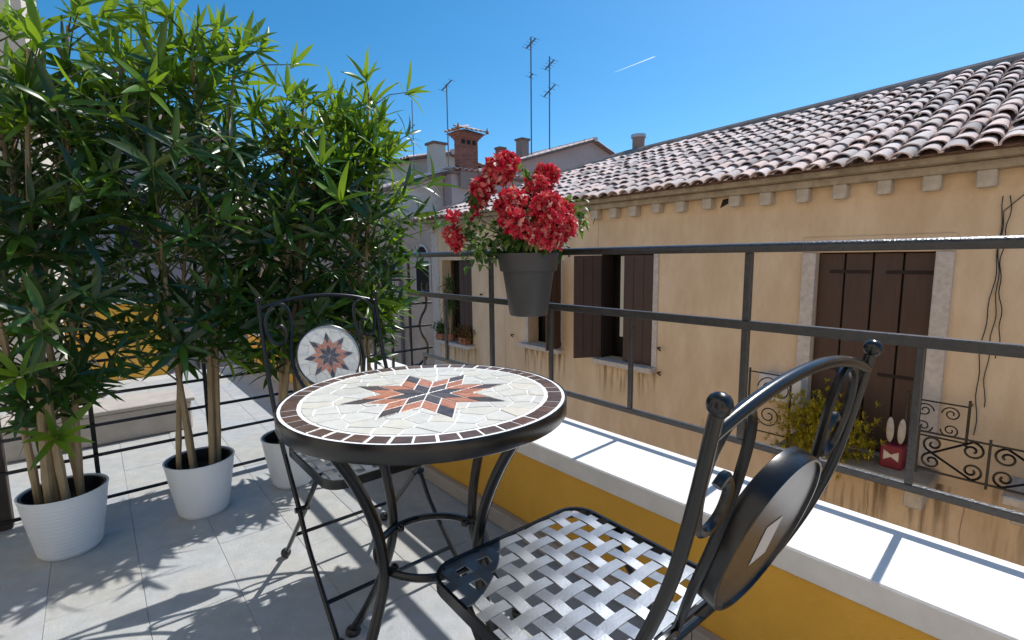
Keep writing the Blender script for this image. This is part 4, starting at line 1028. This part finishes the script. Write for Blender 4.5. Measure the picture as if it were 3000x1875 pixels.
def potted_bamboo(label, x, y, seed, tops, ntot, zlo=0.52, lean=(0,0), spread=0.20):
    r = random.Random(seed); t_ = thing('potted_bamboo', label, 'potted plant', (x,y,0), 'potted bamboos along the divider')
    # ribbed pot
    prof = [(.001,.004),(.080,.0),(.085,.006)]
    nr = 15
    for k in range(nr):
        z = .012+.205*k/nr; rad = .086+(.123-.086)*(z/.225)**.85
        prof += [(rad, z), (rad+.0017, z+.004), (rad+.0017, z+.0095)]
    prof += [(.124,.220),(.1255,.2255),(.124,.228),(.119,.227),(.117,.215)]
    G().lathe(prof, (x,y,0), 56).build('pot', M['pot'], t_, smooth=True)
    ip = G().lathe([(.1165,.219),(.114,.224),(.110,.223),(.107,.17)], (x,y,0), 48).build('inner_pot', M['innerpot'], t_, smooth=True)
    sg = G(); N_ = 40
    ring = [(x+.108*cos(2*pi*k/N_), y+.108*sin(2*pi*k/N_), .176) for k in range(N_)]; sg.poly(ring); sg.build('soil', M['soil'], t_)
    # canes
    canes = []; nc = 6
    for k in range(nc):
        a = 2*pi*k/nc + r.uniform(-.4,.4); rr_ = r.uniform(.035,.08); tx, ty, tz = tops[k % len(tops)]
        b = Vector((x+rr_*cos(a), y+rr_*sin(a)*.8, .17)); e = Vector((x+tx+r.uniform(-.05,.05)+.5*rr_*cos(a), y+ty+r.uniform(-.05,.05), tz - r.uniform(.12,.45)*(0.2 if k < len(tops) else 1)))
        P = []; R_ = []; nn = 30
        bow = Vector((r.uniform(-.03,.03), r.uniform(-.03,.03), 0)); r0 = r.uniform(.0105,.0145)
        for j in range(nn+1):
            tt = j/nn; q = b.lerp(e, tt); hz = tt**1.7; q.x = b.x+(e.x-b.x)*hz; q.y = b.y+(e.y-b.y)*hz; q += bow*sin(pi*tt); P.append(q)
            node = (j % 5 == 3); R_.append((r0*(1-.62*tt))*(1.17 if node else 1.0))
        G().tube(P, R_, 8).build('cane', M['cane'], t_, smooth=True); canes.append(P)
    # whorls of leaves
    W_ = []; tw = G()
    for (tx, ty, tz) in tops: W_.append((Vector((x+tx, y+ty, tz-.10)), Vector((0,0,1)), True, 1.12))
    nwh = ntot//7
    while len(W_) < nwh:
        P = canes[r.randrange(nc)]; zmax = P[-1].z
        z = zlo + (zmax+.08-zlo)*(r.random()**1.0); j = min(range(len(P)), key=lambda q: abs(P[q].z-z)); p0 = P[j]
        f = (z-zlo)/(zmax-zlo+1e-6); sp = spread*(0.55+0.75*min(1,f*2.2))*(1 if f < .72 else max(.35, 1-(f-.72)*1.9))
        a = r.uniform(0,2*pi); L = sp*sqrt(r.random())*1.15
        if r.random() < .36: L = sp*r.uniform(.8,1.65)
        off = Vector((cos(a)*1.15, sin(a)*.95, 0))*L; c = p0+off+Vector((0,0, L*.45+r.uniform(-.03,.05)))
        if c.z < zlo-.05: continue
        if c.y > 2.58 and c.z < 1.1: c.y = 2.58
        if c.x > 1.10 and c.z < .45: continue
        ax = (off.normalized()*(.65+.5*r.random()) if L > .02 else Vector((0,0,0))) + Vector((0,0,r.uniform(.25,1.0))); ax.normalize()
        W_.append((c, ax, f > .84 or r.random() < .16, r.uniform(.7,1.08)))
        tw.tube([p0-Vector((0,0,.02)), p0.lerp(c,.5)+Vector((0,0,.015)), c], [.0035,.0026,.0018], 4)
    tw.build('twigs', M['twig'], t_, kind='stuff')
    leaves = []
    for (c, ax, new, sc) in W_:
        k_ = r.randint(6,8); u = ax.orthogonal().normalized(); v_ = ax.cross(u); ph = r.uniform(0,6.3)
        for k in range(k_):
            an = ph+2*pi*k/k_+r.uniform(-.3,.3); op = r.uniform(.45,1.25) if not new else r.uniform(.25,1.0)
            d = (ax*cos(op)+(u*cos(an)+v_*sin(an))*sin(op)).normalized(); d.z -= .10; d.normalize()
            n_ = (ax - d*ax.dot(d)); n_ = n_.normalized() if n_.length > .05 else u
            s_ = d.cross(n_); L = r.uniform(.095,.168)*sc
            M_ = Matrix((s_*L, d*L, n_*L)).transposed().to_4x4(); M_.translation = c + d*.004 - ax*r.uniform(0,.03)
            leaves.append((M_, new, c + d*L*.5))
    # the 300 leaves that show largest: towards the camera and at the outline
    leaves.sort(key=lambda l: (l[2]-CP).length - (0.25 if l[1] else 0) - max(0, l[2].z-1.5)*.5)
    rest_o, rest_n = G(), G()
    off = Matrix.Translation((-x,-y,0))
    for k, (M_, new, c) in enumerate(leaves):
        V = (LN if new else LV); gg, me = V[r.randrange(len(V))]
        if k < 300: inst('leaf', me, t_, off @ M_)
        else:
            tgt = rest_n if new else rest_o; i = len(tgt.v)
            tgt.v += [tuple(M_ @ Vector(p)) for p in gg.v]; tgt.f += [tuple(q+i for q in f) for f in gg.f]
    rest_o.build('inner_foliage', M['leaf'], t_, smooth=True, kind='stuff')
    if rest_n.v: rest_n.build('young_foliage', M['newleaf'], t_, smooth=True, kind='stuff')
    return t_
potted_bamboo('tall bamboo in a white ribbed pot next to the dark divider post', -0.140, 2.30, 101, [(.085,-.04,1.86),(-.06,.02,1.80),(.02,.10,1.70),(-.14,-.06,1.62),(.18,.0,1.5)], 1750, zlo=.43)
potted_bamboo('tall bamboo in a white ribbed pot between two other potted bamboos, facing the stone step', 0.272, 2.30, 202, [(.06,-.02,1.87),(.25,.0,1.88),(-.07,.05,1.80),(.16,.08,1.76),(-.10,-.08,1.55)], 1850, zlo=.56)
potted_bamboo('bamboo in a white ribbed pot just behind the far bistro chair', 0.635, 2.33, 303, [(.15,-.02,1.80),(.0,.04,1.68),(.26,.03,1.70),(.08,-.09,1.55)], 1600, zlo=.50)
potted_bamboo('bamboo in a white ribbed pot in the corner beside the ochre parapet', 0.965, 2.32, 404, [(.115,-.02,1.85),(.02,.05,1.72),(.06,-.08,1.50),(.14,.04,1.45)], 1250, spread=.165)

# ================================================================== FLOWER POT ON THE RAILING
FPX, FPY, FPZ = 1.295, 1.43, 0.797
fp = thing('railing_flower_pot', 'dark grey plastic pot of red flowers hung on the street railing', 'flower pot', (FPX,FPY,FPZ))
RT = .120
G().lathe([(.001,.0),(.070,.0),(.074,.004),(.099,.170),(.1085,.172),(.110,.176),(RT,.236),(RT,.240),(.114,.240),(.105,.20),(.09,.15),(.001,.15)],(FPX,FPY,FPZ),48).build('pot', M['greypot'], fp, smooth=True)
for dy in (-.055,.055):
    G().tube([(FPX+.108,FPY+dy,FPZ+.225),(FPX+.113,FPY+dy,1.064),(RX,FPY+dy,1.066),(RX+.028,FPY+dy,1.060),(RX+.030,FPY+dy,1.02)],.004,6).build('hook', M['greypot'], fp)
G().disc(.108,FPZ+.205,(FPX,FPY),24).build('soil', M['soil'], fp)
r9 = random.Random(99)
# flower heads: centre given by pixel direction in the plane x ~ FPX facing the camera
def fpt(px, py_, dep):
    d = camo.matrix_world.to_3x3() @ Vector(((px-1500)/1450, -(py_-937.5)/1450, -1.0)); return CP + d*dep
D0 = (Vector((FPX,FPY,1.1))-CP).dot(fwd)
heads = [(1463,500,.0,.048),(1490,478,.02,.034),(1412,555,.0,.036),(1402,590,.02,.028),(1575,550,.0,.044),(1602,512,.03,.034),(1500,590,-.10,.040),(1505,645,-.13,.040),(1530,668,-.12,.030),(1478,605,-.09,.028),
         (1598,610,-.12,.046),(1630,648,-.13,.046),(1612,695,-.13,.042),(1655,662,-.10,.036),(1575,690,-.14,.030),(1648,620,-.08,.032),(1331,690,.0,.030),(1327,634,.01,.016),(1384,624,.0,.011),(1340,715,-.01,.020)]
stems = G(); hc = []
for (px, py_, dd, rad) in heads:
    c = fpt(px, py_, D0+dd); hc.append((c, rad)); gg = G()
    rad *= 1.25; npet = max(14, int(150*(rad/.05)**2))
    for k in range(npet):
        d = rdir(r9, .15); p = c + Vector((d.x,d.y,d.z*.9))*rad*r9.uniform(.55,.95)
        for q in range(2):
            t1 = (d*.7+rdir(r9)).normalized(); leafquad(gg, p, t1, d, r9.uniform(.016,.028), r9.uniform(.014,.023), 2, r9.uniform(-.3,.3))
    gg.build('flower_head', M['petal'], fp)
    b = Vector((FPX+r9.uniform(-.05,.05), FPY+r9.uniform(-.05,.05), FPZ+.2)); stems.tube([b, b.lerp(c,.5)+Vector((0,0,.03)), c], [.003,.0025,.002], 5)
stems.build('stems', M['twig'], fp, kind='stuff')
fo = G()
CC = Vector((FPX,FPY,1.115))
for k in range(560):
    d = rdir(r9, .05); rad = r9.uniform(.25,1)**.5; c = CC + Vector((d.x*.135+.025, d.y*.155+.02, d.z*.125))*rad
    if (c-CC).z < -.07 and hypot(c.x-FPX, c.y-FPY) < .125: continue
    for j in range(2): leafquad(fo, c, (d+rdir(r9)*.8).normalized(), Vector((0,0,1)), r9.uniform(.022,.045), r9.uniform(.016,.028), 3, r9.uniform(.1,.6))
# trailing leaves over the rim and a sprig to the right and the left
for (px, py_, n_, sp) in ((1400,735,70,.030),(1530,740,40,.028),(1395,690,60,.035),(1690,620,26,.018),(1700,655,22,.02),(1370,660,24,.02),(1440,730,40,.03),(1385,575,14,.015),(1540,500,12,.012),(1655,595,14,.02)):
    for k in range(n_):
        c = fpt(px, py_, D0-.03) + Vector((r9.gauss(0,sp), r9.gauss(0,sp), r9.gauss(0,sp)))
        leafquad(fo, c, rdir(r9,-.1), Vector((0,0,1)), r9.uniform(.018,.04), r9.uniform(.014,.024), 3, r9.uniform(.1,.6))
fo.build('foliage', M['flowerleaf'], fp, kind='stuff')

for o in bpy.data.objects:
    if '_o' in o: del o['_o']
